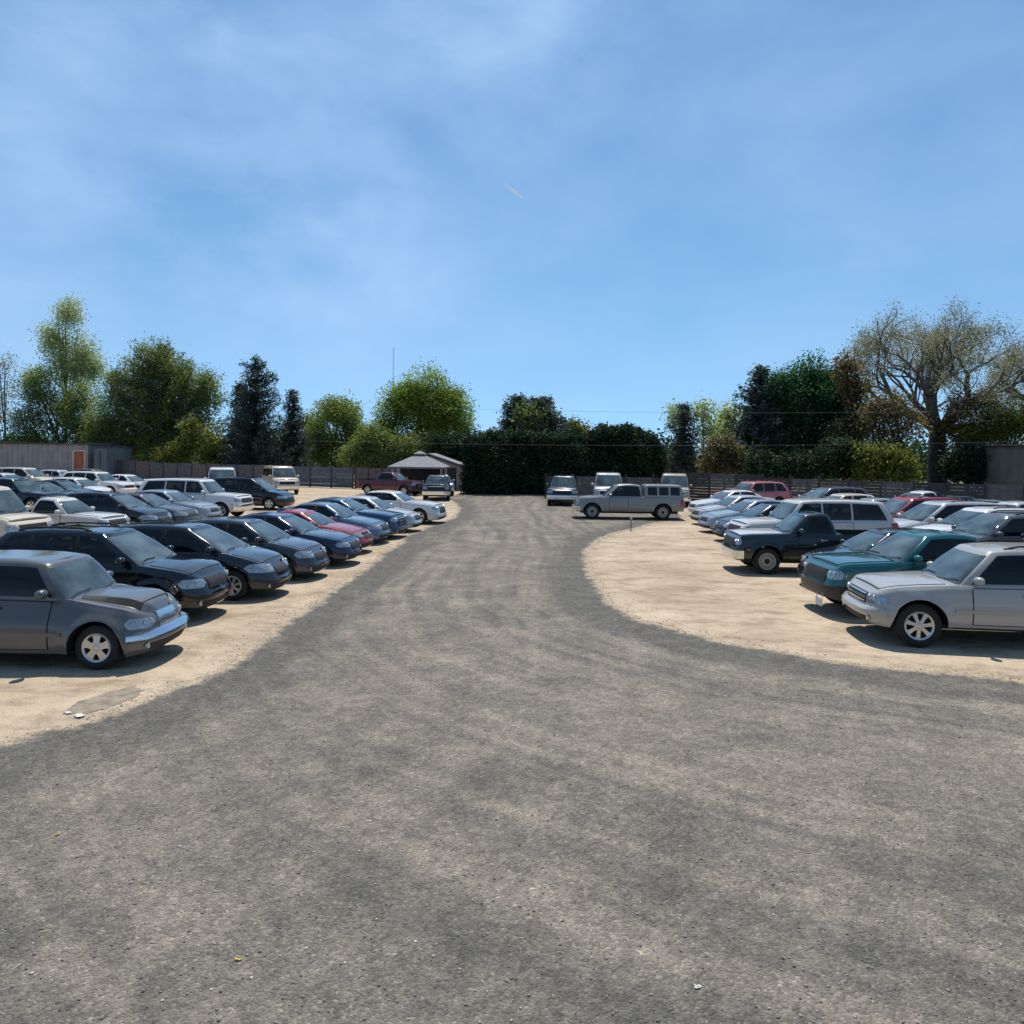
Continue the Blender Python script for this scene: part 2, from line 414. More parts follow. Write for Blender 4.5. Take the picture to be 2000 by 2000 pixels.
    def fix(v, vs, fs, P, off):
        a, b, c = P[0, 0], P[-1, 0], P[0, -1]
        n = np.cross(P[P.shape[0]//2, 0]-P[P.shape[0]//2-1, 0], P[P.shape[0]//2, -1]-P[P.shape[0]//2, 0])
        cen = P.reshape(-1, 3).mean(0); outw = np.array([cen[0]*.35, cen[1], .25])
        if n @ outw < 0: return v.shell(P, off, flip=True)
        return vs, fs
    @staticmethod
    def mir(vs, fs): return [(p[0], -p[1], p[2]) for p in vs], [tuple(reversed(f)) for f in fs]
    @staticmethod
    def both(vs, fs):
        m = Vehicle.mir(vs, fs); b = len(vs)
        return list(map(tuple, vs))+m[0], list(fs)+[tuple(i+b for i in f) for f in m[1]]

    def gh_patch_side(v, gh, sb0, sb1, st0, st1, v0, v1, off=.004, na=9, nb=6):
        P = np.zeros((na, nb, 3))
        for b in range(nb):
            vv = v0+(v1-v0)*b/(nb-1)
            a0 = sb0+(st0-sb0)*vv; a1 = sb1+(st1-sb1)*vv
            for a in range(na): P[a, b] = v.gpt(gh, v.iu_s(gh, a0+(a1-a0)*a/(na-1), vv), vv)
        return v.fix(*v.shell(P, off), P, off)
    def gh_patch_front(v, gh, u1, v0, v1, rear=False, off=.004, nb=6):
        nn = 9; us = np.concatenate([-np.linspace(u1, 0, nn), np.linspace(0, u1, nn)[1:]])
        P = np.zeros((len(us), nb, 3))
        for a, u in enumerate(us):
            iu = abs(u) if not rear else gh['nu']-1-abs(u)
            for b in range(nb):
                p = v.gpt(gh, iu, v0+(v1-v0)*b/(nb-1)); p = p.copy(); p[1] *= (1 if u >= 0 else -1); P[a, b] = p
        vs, fs = v.shell(P, off)
        n = np.cross(P[9, 0]-P[8, 0], P[9, -1]-P[9, 0])
        if n[2] < 0 and not rear or (rear and n[0] > 0 and abs(n[0]) > abs(n[2])) or (rear and n[2] < 0 and abs(n[2]) > abs(n[0])):
            vs, fs = v.shell(P, off, flip=True)
        return vs, fs

    def template(v):
        """list of (part name, mesh, painted?, parent part index or None, location)"""
        if hasattr(v, '_t'): return v._t
        T = []
        def part(name, vs, fs, m, par=None, smooth=True, sharp=35, loc=None):
            T.append((name, mesh_from(v.name+'_'+name, vs, fs, [m or PAINT['grey']], None, smooth, sharp), m is None, par, loc)); return len(T)-1
        # ---------- body mesh
        V, F, MI = [], [], []
        n, NL = len(v.S), v.NL
        def addv(arr): b = len(V); V.extend(map(tuple, arr)); return b
        for sgn in (1, -1):
            g = v.G*np.array([1, sgn, 1]); b = addv(g.reshape(-1, 3))
            for c in range(n-1):
                for k in range(NL-1):
                    q = (b+c*NL+k, b+(c+1)*NL+k, b+(c+1)*NL+k+1, b+c*NL+k+1)
                    F.append(q[::-1] if sgn > 0 else q); MI.append(0)
            # under-lip / wheel-house
            low = g[:, 0].copy(); inn = low.copy(); inn[:, 1] = np.sign(sgn)*np.maximum(np.abs(low[:, 1])-.3, 0); inn[:, 2] += .01
            b2 = addv(low); b3 = addv(inn)
            for c in range(n-1):
                q = (b2+c, b2+c+1, b3+c+1, b3+c); F.append(q if sgn > 0 else q[::-1]); MI.append(1)
        # hood, belt deck, boot lid
        NC = 9; cs = np.linspace(1, -1, NC); b = len(V)
        cr = np.interp(v.S, [0, .2, v.cowl*.6, v.cowl, v.rbase, v.L-.2, v.L], [.0, v.crown*.6, v.crown, v.crown*.5, v.crown*.5, v.crown*.5, 0])
        rg = v.ridge*np.interp(v.S, [0, .08, .5, v.cowl-.1, v.cowl+.1], [.3, 1, .95, .25, 0])
        def topz(c, k):
            x, y, z = v.G[c, -1]; a = min(1, max(0, (.74-abs(k))/.16)); a = a*a*(3-2*a)
            return z+cr[c]*(1-k*k)*(y/(v.W/2))**.6+rg[c]*a-v.ridge*.25*(abs(k) > .6 and abs(k) < .8)*(rg[c] > .01)
        if v.ridge: NC = 27; cs = np.linspace(1, -1, NC)
        for c in range(n):
            x, y, z = v.G[c, -1]
            for k in cs: V.append((x, y*k, topz(c, k)))
        for c in range(n-1):
            if v.bed and v.S[c] > v.bed-.01 and v.S[c+1] < v.L-.06: continue
            for k in range(NC-1):
                F.append((b+c*NC+k, b+(c+1)*NC+k, b+(c+1)*NC+k+1, b+c*NC+k+1)[::-1])
                MI.append(1 if v.cowl+.12 < v.S[c] < v.rbase-.1 and abs(cs[k]) < .9 and abs(cs[k+1]) < .9 else 0)
        if v.bed:
            # pickup box: inner walls and floor
            w = v.W/2-.17; x1, x0 = v.X(v.bed+.02), v.X(v.L-.09); zf, zr = .78, float(v.ztop(v.bed+.5))-.004
            bb = addv([(x0, -w, zf), (x1, -w, zf), (x1, w, zf), (x0, w, zf), (x0, -w, zr), (x1, -w, zr), (x1, w, zr), (x0, w, zr),
                       (x0, -w-.085, zr), (x1, -w-.085, zr), (x1, w+.085, zr), (x0, w+.085, zr)])
            for q in ((0, 1, 2, 3), (0, 4, 5, 1), (2, 6, 7, 3), (1, 5, 6, 2), (3, 7, 4, 0)):
                F.append(tuple(bb+i for i in q)); MI.append(1)
            for q in ((4, 8, 9, 5), (6, 10, 11, 7)): F.append(tuple(bb+i for i in q)); MI.append(0)
        hc = [c for c in range(n) if v.S[c] < v.cowl-.02 and v.G[c, -1, 1] > v.W*.36 and v.S[c] > .02]
        HP = None
        if len(hc) > 3:
            lim = .7 if v.ridge else .86; ks = np.linspace(lim, -lim, 15)
            HP = np.array([[(v.G[c, -1, 0], v.G[c, -1, 1]*k, topz(c, k)) for k in ks] for c in hc])
            cs = np.linspace(1, -1, 9); NC = 9
        # greenhouse
        ghs = []
        gh = v.greenhouse(v.cowl, v.wtop, v.rtop, v.rbase, v.ghf, v.ghft, v.ghr, v.ghrt, v.wb, v.wt, v.roof, v.ztop, v.H)
        st = [(v.cowl+v.ghf*.9, v.wtop+v.ghft*.9), (v.B, v.B+.03)]
        if v.C and v.C < v.rbase-v.ghr-.2: st.append((v.C, v.C+.02))
        st.append((v.rbase-v.ghr*.95, v.rtop-v.ghrt*.95))
        if v.bed: st = [st[0], (v.rbase-v.ghr*.8, v.rtop-v.ghrt*.8)]
        wins = [(a+.035, c-.035, b_+.035, d-.035) for (a, b_), (c, d) in zip(st[:-1], st[1:])]
        def is_open(gh, r_, u, nu, wins):
            if r_ >= gh['nv']-1: return False
            va, vb = r_/(gh['nv']-1), (r_+1)/(gh['nv']-1)
            if u+1 <= 6: return gh['glz'] and va >= .05 and vb <= .93
            if u >= nu-1-6: return gh['glz'] and va >= .12 and vb <= .9
            if va < gh['v0']-.001 or vb > gh['v1']+.001 or u < 8: return False
            s_ = v.L/2-gh['A'][r_:r_+2, u:u+2, 0].reshape(-1); vv = (va+vb)/2
            return any(s_.min() >= a+(b_-a)*vv+.002 and s_.max() <= c+(d-c)*vv-.002 for a, c, b_, d in wins)
        def add_gh(gh, V, F, MI, wins):
            A = gh['A']; nr, nu = A.shape[:2]
            for sgn in (1, -1):
                b = len(V); V.extend(map(tuple, (A*np.array([1, sgn, 1])).reshape(-1, 3)))
                for r_ in range(nr-1):
                    for u in range(nu-1):
                        if is_open(gh, r_, u, nu, wins): continue
                        q = (b+r_*nu+u, b+r_*nu+u+1, b+(r_+1)*nu+u+1, b+(r_+1)*nu+u); F.append(q[::-1] if sgn > 0 else q); MI.append(0)
            b = len(V); last = A[-1]
            zc = sm([(p[0], p[1]) for p in gh['roof']], v.L/2-last[:, 0], .1)
            for u in range(nu):
                x, y, z = last[u]
                for k in cs: V.append((x, y*k, z+max(zc[u]-z, 0.0)*(1-k*k)))
            for u in range(nu-1):
                for k in range(NC-1):
                    F.append((b+u*NC+k, b+(u+1)*NC+k, b+(u+1)*NC+k+1, b+u*NC+k+1)[::-1]); MI.append(0)
        gh['roof'] = v.roof; gh['glz'] = True; gh['v0'], gh['v1'] = v.glassv; add_gh(gh, V, F, MI, wins)
        # underbody
        mb = MB(); mb.box(v.X(v.L-.35), v.X(.35), -(v.W/2-.29), v.W/2-.29, .2 if v.sill < .35 else .3, .55)
        b = addv(mb.v); F += [tuple(i+b for i in f) for f in mb.f]; MI += [1]*6
        # dark door gaps, lying just under the door skins
        doors = []
        def door_low(s): 
            z = v.sill+.07
            for a in (v.axf, v.axr):
                d = abs(s-a)
                if d < v.arch+.06: z = max(z, v.wr+math.sqrt((v.arch+.06)**2-d*d))
            return z
        edges = [(v.cowl+.28 if v.cowl > .9 else v.axf+v.arch+.12, v.B)]+([(v.B, v.C)] if v.doors > 1 else [])
        for e0, e1 in edges:
            def lo(f, g=0., e0=e0, e1=e1): return door_low(e0+(e1-e0)*f)+g
            def hi(f, g=0., e0=e0, e1=e1): return float(v.ztop(e0+(e1-e0)*f))-.055-g
            vs, fs = v.body_patch(v.icol_s(e0-.009), v.icol_s(e1+.009), lambda f: lo(f, -.016), lambda f: hi(f, -.016), .0035, 25, 10)
            vs, fs = v.both(vs, fs); b = addv(vs); F += [tuple(i+b for i in f) for f in fs]; MI += [1]*len(fs)
            vs, fs = v.body_patch(v.icol_s(e0+.008), v.icol_s(e1-.008), lo, hi, .0085, 25, 10)
            doors.append((vs, fs, e1))
        body = mesh_from(v.name+'_body', V, F, [PAINT['grey'], DARK], MI, True, 38)
        T.append(('body', body, True, None, None))
        for vs, fs, e1 in doors:
            for w in (0, 1):
                q = (vs, fs) if not w else v.mir(vs, fs)
                di = part('door', *q, None)
                p = v.bpt(v.icol_s(e1-.13), float(v.ztop(e1))-.16); sg = -1 if w else 1
                mb = MB(); mb.box(p[0]-.09, p[0]+.09, sg*(p[1]+.004) if sg > 0 else sg*(p[1]+.035), sg*(p[1]+.035) if sg > 0 else sg*(p[1]+.004), p[2]-.016, p[2]+.016, 0, .008)
                part('handle', mb.v, mb.f, CHROME if v.chrome_bumper else DARK, di, True, 40)
        # glass
        part('windshield', *v.gh_patch_front(gh, 6.6, .05, .93), GLASS)
        part('rear_window', *v.gh_patch_front(gh, 6.3, .12, .9, rear=True), GLASS_D)
        v0, v1 = v.glassv
        if v.band and len(st) > 2:
            for (c, d) in st[1:-1]:
                q = v.gh_patch_side(gh, c-.045, c+.045, d-.045, d+.045, v0-.01, v1+.01, .0035, 4)
                part('pillar_trim', *q, DARK); part('pillar_trim', *v.mir(*q), DARK)
        # cabin: seats, wheel, dashboard top
        zb = float(v.ztop(v.B)); sy = v.wb*.5; hs = min(v.H-.2, zb+.34)
        for sg in (1, -1):
            mb = MB(); s0 = v.B-.12; mb.box(v.X(s0+.2), v.X(s0+.06), sg*sy-.21, sg*sy+.21, zb-.06, hs-.1, 0, .04); mb.box(v.X(s0+.19), v.X(s0+.1), sg*sy-.12, sg*sy+.12, hs-.07, hs+.08, 0, .03)
            part('seat', mb.v, mb.f, SEAT, None, True, 40)
        if not v.bed and v.rbase-v.B > 1.2:
            mb = MB(); s0 = min((v.C or v.B+.9)+.05, v.rbase-.75); mb.box(v.X(s0+.2), v.X(s0+.06), -v.wb*.85, v.wb*.85, zb-.06, hs-.14, 0, .04)
            for k in (-.5, .5): mb.box(v.X(s0+.19), v.X(s0+.11), k*v.wb-.11, k*v.wb+.11, hs-.15, hs+.0, 0, .03)
            part('rear_seat', mb.v, mb.f, SEAT, None, True, 40)
        mb = MB(); cx = v.X(v.cowl+.62); pts = [(cx+.07*math.sin(a)-.0, sy+.18*math.cos(a), zb+.06+.16*math.sin(a)) for a in np.linspace(0, 2*math.pi, 19)]
        mb.tube(pts, .016, 6); part('steering_wheel', mb.v, mb.f, DARK)
        # wipers
        for k0, k1 in ((-.62, -.05), (.02, .6)):
            mb = MB(); pts = []
            for f in np.linspace(0, 1, 6):
                k = k0+(k1-k0)*f; iu = 6.2*min(1, abs(k)/.8); p = v.gpt(gh, iu, .07+.10*math.sin(math.pi*f*.6)); pts.append((p[0]+.02, math.copysign(p[1], k), p[2]+.012))
            mb.tube(pts, .009, 4); part('wiper', mb.v, mb.f, DARK)
        for (a, b_), (c, d) in zip(st[:-1], st[1:]):
            q = v.gh_patch_side(gh, a+.035, c-.035, b_+.035, d-.035, v0, v1, .007)
            part('side_window', *q, GLASS_D); part('side_window', *v.mir(*q), GLASS_D)
        if HP is not None:
            HG = HP.copy(); HG[..., 1] *= 1.022; HG[0, :, 0] += .016; HG[-1, :, 0] -= .02
            vs, fs = v.shell(HP, .007, .008); a = HP
            nn = np.cross(a[1, 0]-a[0, 0], a[0, 1]-a[0, 0])
            if nn[2] < 0: vs, fs = v.shell(HP, .007, .008, flip=True)
            hg = v.shell(HG, .003, .01, flip=bool(nn[2] < 0))
            part('hood', vs, fs, None)
            part('hood_gap', *hg, DARK)
        # camper shell on the bed
        if v.topper:
            r0 = v.bed+.03; ro = [(r0-.2, v.H-.04), (r0+.2, v.H-.01), (v.L-.4, v.H-.02), (v.L, v.H-.05)]
            tg = v.greenhouse(r0, r0+.06, v.L-.16, v.L-.06, .12, .12, .12, .12, v.wb+.03, v.wt+.07, ro, v.ztop, v.H); tg['roof'] = ro; tg['glz'] = False; tg['v0'], tg['v1'] = 0, 0
            V2, F2, M2 = [], [], []; add_gh(tg, V2, F2, M2, [])
            ti = part('camper_shell', V2, F2, None, None, True, 38)
            q0, q1 = r0+.16, v.L-.24; w_ = (q1-q0)/3
            for k in range(3):
                q = v.gh_patch_side(tg, q0+w_*k+.05, q0+w_*(k+1)-.05, q0+w_*k+.06, q0+w_*(k+1)-.06, .18, .85)
                part('side_window', *q, GLASS_D, ti); part('side_window', *v.mir(*q), GLASS_D, ti)
        # lights, grille, bumpers, plate
        y0, s1, zl, zh = v.hl
        q = v.body_patch(v.icol_y(y0), v.icol_s(max(s1, v.rf*.6)) if s1 > v.rf else np.interp(s1, v.S[:v.nfc], np.arange(v.nfc)), lambda f: zl+.02*f, lambda f: zh+.03*f, .012, 11, 5, 5)
        h0 = part('headlight', *q, LAMP); h1 = part('headlight', *v.mir(*q), LAMP)
        rr0 = (zh-zl)*.33
        for hi_, sg in ((h0, 1), (h1, -1)):
            for yy in (y0+.09, y0+.09+rr0*2.3):
                if yy > v.W/2-.1: continue
                p = v.bpt(v.icol_y(yy), (zl+zh)/2+.02)
                mb = MB(); mb.lathe_y([(0.0, rr0*1.05), (.016, rr0), (.012, rr0*.82), (-.01, rr0*.35), (.008, rr0*.16), (.01, .001)], 14)
                vs = [(p[0]+.002+y, sg*p[1]+x, p[2]+z) for x, y, z in mb.v]; part('reflector', vs, [tuple(reversed(f)) for f in mb.f], CHROME, hi_, True, 50)
        gy, gl, gz = v.gr
        P = v.front_band(gy, gl, gz)
        part('grille', *v.front_shell(P, .012), CHROME if v.chromegr == 2 else DARK)
        if v.chromegr:
            for k in range(3):
                z = gl+(gz-gl)*(k+.5)/3
                part('grille_bar', *v.front_shell(v.front_band(gy*.96, z-.012, z+.012, 11, 3), .024), CHROME, len(T)-1-k)
        bl, bh = v.bumper
        if v.chrome_bumper:
            q = v.front_shell(v.front_band(None, bl, bh, 25, 5, s_end=min(v.rf*.9, v.axf-v.arch-.07)), .045, .03)
            part('front_bumper', *q, v.bumper_mat or CHROME)
        else:
            part('air_intake', *v.front_shell(v.front_band(v.W*.33, bl+.02, bl+.12), .008), DARK)
            q = v.front_shell(v.front_band(None, bl+.17, bh, 25, 5, s_end=min(v.rf*.95, v.axf-v.arch-.07)), .03, .02)
            part('front_bumper', *q, None)
        if v.ridge: part('bumper_trim', *v.front_shell(v.front_band(None, bh-.06, bh+.005, 25, 4, s_end=.34), .07, .05), CHROME)
        tl, tz = v.tail
        q = v.body_patch(v.icol_s(v.L-v.rr-.12), v.ircol_y(v.W*.36), tz-(tz-tl), tz, .01, 9, 5)
        part('tail_light', *q, TAIL); part('tail_light', *v.mir(*q), TAIL)
        if v.chrome_bumper is False or v.bed:
            zz = v.sill+.26
            q = v.body_patch(v.icol_s(v.axf+v.arch+.1), v.icol_s(v.axr-v.arch-.08), zz, zz+.055, .014, 21, 3)
            [part('side_moulding', *g_, DARK if v.bed or v.W > 1.97 else None) for g_ in (q, v.mir(*q))]
        q = v.body_patch(v.icol_s(v.axf-v.arch-.13), v.icol_s(v.axf-v.arch-.03), bh+.01, bh+.05, .012, 4, 3)
        [part('side_marker', *g_, AMBER) for g_ in (q, v.mir(*q))]
        if not v.chrome_bumper:
            for sg in (1, -1):
                mb = MB(); p = v.bpt(v.icol_y(v.W*.36), bl+.1); mb.lathe_y([(0, .055), (.03, .05), (.034, .001)], 14)
                vs = [(p[0]-.005+y, sg*p[1]+x, p[2]+z) for x, y, z in mb.v]; part('fog_lamp', vs, [tuple(reversed(f)) for f in mb.f], LAMP)
        # mirrors
        p = v.gpt(gh, v.iu_s(gh, v.cowl+v.ghf+.12, .12), .12)
        for sg in (1, -1):
            mb = MB(); bx = v.L/2-(v.cowl+v.ghf+.1)
            vs, fs = [], []
            for i in range(7):
                a = math.pi*i/6
                for k in range(10):
                    t = 2*math.pi*k/10
                    cx, cy, cz = .09*math.sin(a)*math.cos(t), .115*-math.cos(a), .08*math.sin(a)*math.sin(t)
                    sq = .8
                    cx = math.copysign(abs(cx/.09)**sq*.08, cx); cz = math.copysign(abs(cz/.08)**sq*.075, cz)
                    vs.append((bx+cx, sg*(p[1]+.17+cy), p[2]+.05+cz))
            for i in range(6):
                for k in range(10): fs.append((i*10+k, i*10+(k+1) % 10, i*10+10+(k+1) % 10, i*10+10+k))
            mb.add(vs, fs if sg < 0 else [tuple(reversed(f)) for f in fs]); 
            mb.tube([(bx, sg*(p[1]-.03), p[2]-.02), (bx, sg*(p[1]+.1), p[2]+.03)], .022, 6)
            part('wing_mirror', mb.v, mb.f, None, None, True, 50)
        if v.rack:
            for sg in (1, -1):
                mb = MB(); pts = []
                for s in np.linspace(v.wtop+.35, v.rtop-.3, 8):
                    z = float(sm(v.roof, s, .1)); e = .035 if .0 < (s-v.wtop-.36) and s < v.rtop-.31 else -.01
                    pts.append((v.X(s), sg*(v.wt-.1), z+e))
                mb.tube(pts, .018, 6); part('roof_rail', mb.v, mb.f, DARK if not v.chrome_bumper else ALLOY)
        # wheels
        for a in (v.axf, v.axr):
            for sg in (1, -1):
                tw = .21; yo = v.W/2-.035; r = v.wr; rr_ = r*.64
                mb = MB()
                mb.lathe_y([(-tw+.02, rr_), (-tw, rr_+.02), (-tw, r-.04), (-tw+.03, r-.005), (-tw/2, r), (-.03, r-.005), (0, r-.04), (0.004, rr_+.03), (-.012, rr_)], 32)
                fs = mb.f if sg > 0 else [tuple(reversed(f)) for f in mb.f]
                vs = [(x, y*sg, z) for x, y, z in mb.v]
                wi = part('wheel', vs, [tuple(reversed(f)) for f in fs], RUBBER, None, True, 40, (v.X(a), sg*yo, v.wr))
                T.append(('rim', v.rim_mesh(rr_, sg), False, wi, None))
        v._t = T
        return T
    def front_band(v, gy, zl, zh, na=15, nb=4, s_end=None):
        i1 = v.icol_y(gy) if gy else np.interp(s_end, v.S[:v.nfc], np.arange(v.nfc))
        us = np.linspace(-i1, i1, na); P = np.zeros((na, nb, 3))
        for a, u in enumerate(us):
            for b in range(nb):
                p = v.bpt(abs(u), zl+(zh-zl)*b/(nb-1)); P[a, b] = (p[0], p[1]*(1 if u >= 0 else -1), p[2])
        return P
    def front_shell(v, P, off, depth=.012):
        m = P.shape[0]//2
        n = np.cross(P[m+1, 0]-P[m, 0], P[m, -1]-P[m, 0])
        return v.shell(P, off, depth, flip=n[0] < 0)
    def rim_mesh(v, r, sg):
        mb = MB(); steel = v.rim == 'steel'
        mb.lathe_y([(-.10, r-.02), (-.015, r-.03), (0, r), (-.004, r+.004), (-.02, r+.006)], 32, 0)
        if steel:
            mb.lathe_y([(-.05, r-.02), (-.045, r*.72), (-.012, r*.6), (-.01, r*.34), (-.03, r*.3)], 32, 0)
            mb.lathe_y([(-.03, r*.3), (-.005, r*.28), (.0, r*.1), (.0, .001)], 20, 1)
        else:
            mb.lathe_y([(-.09, r-.015), (-.09, .001)], 24, 1)
            k = {'five': 5, 'seven': 7, 'ten': 10}[v.rim]; w0 = {'five': .058, 'seven': .036, 'ten': .022}[v.rim]
            for i in range(k):
                a = 2*math.pi*i/k+.3; c, s_ = math.cos(a), math.sin(a)
                pts = []
                for rad, w, y in ((r*.16, w0*.85, -.004), (r*.55, w0*.8, -.012), (r*.98, w0*1.25, -.016)):
                    for sd_ in (-1, 1): pts.append((rad*c-sd_*w*s_, y, rad*s_+sd_*w*c))
                bk = [(p[0], p[1]-.05, p[2]) for p in pts]
                mb.add(pts+bk, [(0, 1, 3, 2), (2, 3, 5, 4), (0, 2, 8, 6), (2, 4, 10, 8), (1, 7, 9, 3), (3, 9, 11, 5)], 0)
            mb.lathe_y([(-.06, r*.24), (-.006, r*.23), (.004, r*.17), (.006, .001)], 20, 0)
        vs = [(x, y*sg, z) for x, y, z in mb.v]
        me = mesh_from(v.name+'_rim', vs, mb.f, [STEEL if steel else ALLOY, DARK], mb.mi, True, 30)
        import bmesh
        bm = bmesh.new(); bm.from_mesh(me); bmesh.ops.recalc_face_normals(bm, faces=bm.faces); bm.to_mesh(me); bm.free()
        return me
    FAR_SKIP = {'handle', 'grille_bar', 'air_intake', 'roof_rail', 'pillar_trim', 'side_moulding', 'side_marker', 'fog_lamp', 'hood_gap', 'reflector', 'wiper', 'steering_wheel', 'rear_seat'}
    def place(v, kind, front, heading, color, label, cat, group, far=False, extra=None, alt=None):
        """front: world point under the middle of the front bumper"""
        h = R(heading); f = Vector((math.cos(h), math.sin(h), 0))
        c = Vector((front[0], front[1], 0))-f*v.L/2
        root = thing(kind, c, h, label, cat, group)
        obs = []
        for (nm, me, painted, par, loc) in v.template():
            if far and nm in v.FAR_SKIP: obs.append(None); continue
            o = link(nm, me, obs[par] if par is not None else root, loc)
            if painted:
                o.material_slots[0].link = 'OBJECT'; o.material_slots[0].material = PAINT[(alt or {}).get(nm, color)]
            obs.append(o)
        root['_L'] = v.L
        return root

SEDAN = Vehicle('sedan')
SEDAN2 = Vehicle('saloon', L=4.65, W=1.76, H=1.43, axf=.9, axr=3.55, cowl=1.2, wtop=2.0, rtop=3.25, rbase=4.05, B=2.45, C=3.3, rr=.45,
    top=[(0, .64), (.2, .72), (.7, .82), (1.3, .92), (2.5, .95), (3.6, .98), (4.2, 1.0), (4.55, .97), (4.65, .88)], hl=(.36, .5, .54, .69), rim='seven')
COUPE = Vehicle('coupe', L=4.5, W=1.75, H=1.36, axf=.9, axr=3.5, cowl=1.3, wtop=2.05, rtop=3.0, rbase=3.95, B=2.85, C=None, doors=1, rf=.8,
    top=[(0, .6), (.25, .69), (.8, .8), (1.4, .9), (2.5, .92), (3.5, .95), (4.1, .97), (4.4, .95), (4.5, .86)], hl=(.36, .5, .54, .66))
BOXSEDAN = Vehicle('boxy_sedan', L=5.0, W=1.88, H=1.48, axf=.9, axr=3.9, wr=.35, arch=.41, rf=.4, nf=3.2, cowl=1.5, wtop=2.2, rtop=3.5, rbase=4.3, B=2.75, C=3.65,
    top=[(0, .8), (.1, .86), (.7, .95), (1.5, 1.02), (2.5, 1.05), (3.8, 1.07), (4.5, 1.08), (4.9, 1.05), (5.0, .95)], hl=(.52, .3, .66, .8), gr=(.42, .5, .8), chromegr=1, bumper=(.2, .46))
HATCH = Vehicle('hatchback', L=4.25, W=1.74, H=1.5, axf=.85, axr=3.45, cowl=1.05, wtop=1.85, rtop=3.6, rbase=4.12, B=2.35, C=3.2, rr=.35,
    top=[(0, .66), (.2, .75), (.6, .86), (1.15, .96), (2.5, .98), (3.6, 1.02), (4.1, 1.04), (4.25, .95)], hl=(.4, .5, .58, .74))
RETRO = Vehicle('retro_wagon', L=4.47, W=1.76, H=1.6, axf=.77, axr=3.45, wr=.335, arch=.4, flare=.055, rf=.5, nf=2.5, rr=.35, cowl=1.2, wtop=1.6, rtop=3.85, rbase=4.3,
    ghf=.25, ghft=.22, B=2.42, C=3.3, crown=.05, wb=.75, wt=.6, rim='five', ridge=.085, band=False,
    top=[(0, .72), (.1, .80), (.35, .87), (.8, .94), (1.3, 1.03), (2.5, 1.06), (3.7, 1.08), (4.3, 1.06), (4.47, 1.0)],
    sprof=[(0, .04), (.1, .015), (.3, -.01), (.55, .0), (.64, .03), (.78, .07), (.9, .10), (1, .15)],
    fprof=[(0, .12), (.1, .02), (.3, -.02), (.5, -.02), (.54, .06), (.8, .08), (.93, .1), (1, .16)],
    hl=(.4, .36, .575, .72), gr=(.3, .52, .775), chromegr=2, bumper=(.24, .5))
CROSS = Vehicle('crossover', L=4.75, W=1.87, H=1.72, axf=.92, axr=3.78, wr=.345, arch=.42, flare=.03, sill=.3, zf=.26, rf=.6, cowl=1.15, wtop=2.0, rtop=4.1, rbase=4.58,
    B=2.5, C=3.4, rr=.35, crown=.07, rack=True, tail=(.7, 1.05),
    top=[(0, .82), (.12, .9), (.5, .99), (1.2, 1.09), (2.5, 1.11), (4.0, 1.13), (4.6, 1.12), (4.75, 1.0)], hl=(.5, .45, .66, .82), gr=(.4, .62, .82), bumper=(.28, .58))
SUV = Vehicle('suv', L=4.95, W=1.93, H=1.74, axf=.84, axr=3.75, wr=.385, arch=.465, flare=.035, sill=.38, zf=.34, rf=.48, nf=3, cowl=1.42, wtop=2.02, rtop=4.4, rbase=4.8,
    B=2.72, C=3.62, rr=.3, crown=.06, rim='seven', rack=True, chrome_bumper=False, tail=(.75, 1.15), ghf=.25, ghft=.22,
    top=[(0, .88), (.08, .95), (.5, 1.03), (1.45, 1.10), (2.5, 1.12), (4.2, 1.14), (4.8, 1.12), (4.95, 1.04)],
    hl=(.52, .36, .70, .87), gr=(.5, .69, .87), chromegr=1, bumper=(.36, .64), wt=.64,
    fprof=[(0, .1), (.1, .0), (.4, -.05), (.47, -.04), (.52, .05), (.8, .07), (.93, .1), (1, .18)])
LONGSUV = Vehicle('long_suv', L=5.45, W=1.98, H=1.88, axf=.95, axr=4.3, wr=.38, arch=.46, flare=.025, sill=.38, zf=.36, rf=.4, nf=3.2, cowl=1.45, wtop=2.0, rtop=4.95, rbase=5.3,
    B=2.75, C=3.75, rr=.3, crown=.05, rim='five', chrome_bumper=True, band=False, tail=(.8, 1.15), ghf=.24, ghft=.2, wt=.68,
    top=[(0, 1.0), (.08, 1.06), (.5, 1.12), (1.45, 1.18), (2.5, 1.2), (4.6, 1.21), (5.3, 1.2), (5.45, 1.1)], hl=(.6, .3, .8, .97), gr=(.56, .76, .97), bumper=(.44, .68))
BUMP_D = mat('dark_bumper', (.035, .035, .038), .4, metal=.4)
PICK = dict(axf=.92, wr=.37, arch=.45, flare=.03, sill=.4, zf=.38, rf=.38, nf=3.2, rr=.16, nr=4, crown=.05, chrome_bumper=True, bumper=(.44, .66), ghf=.24, ghft=.2, ghr=.14, ghrt=.12,
    tail=(.7, 1.02), gr=(.5, .72, .92), hl=(.54, .3, .74, .92))
EXTPICK = Vehicle('extended_pickup', L=5.2, W=1.86, H=1.74, axr=4.15, cowl=1.42, wtop=2.05, rtop=3.25, rbase=3.42, B=2.72, C=None, doors=1, bed=3.5, rim='five',
    top=[(0, 1.0), (.08, 1.06), (.5, 1.12), (1.45, 1.17), (2.5, 1.17), (3.5, 1.16), (5.1, 1.16), (5.2, 1.14)], bumper_mat=BUMP_D, **{**PICK, 'gr': (.52, .7, .96), 'hl': (.56, .3, .78, .95), 'bumper': (.42, .66)})
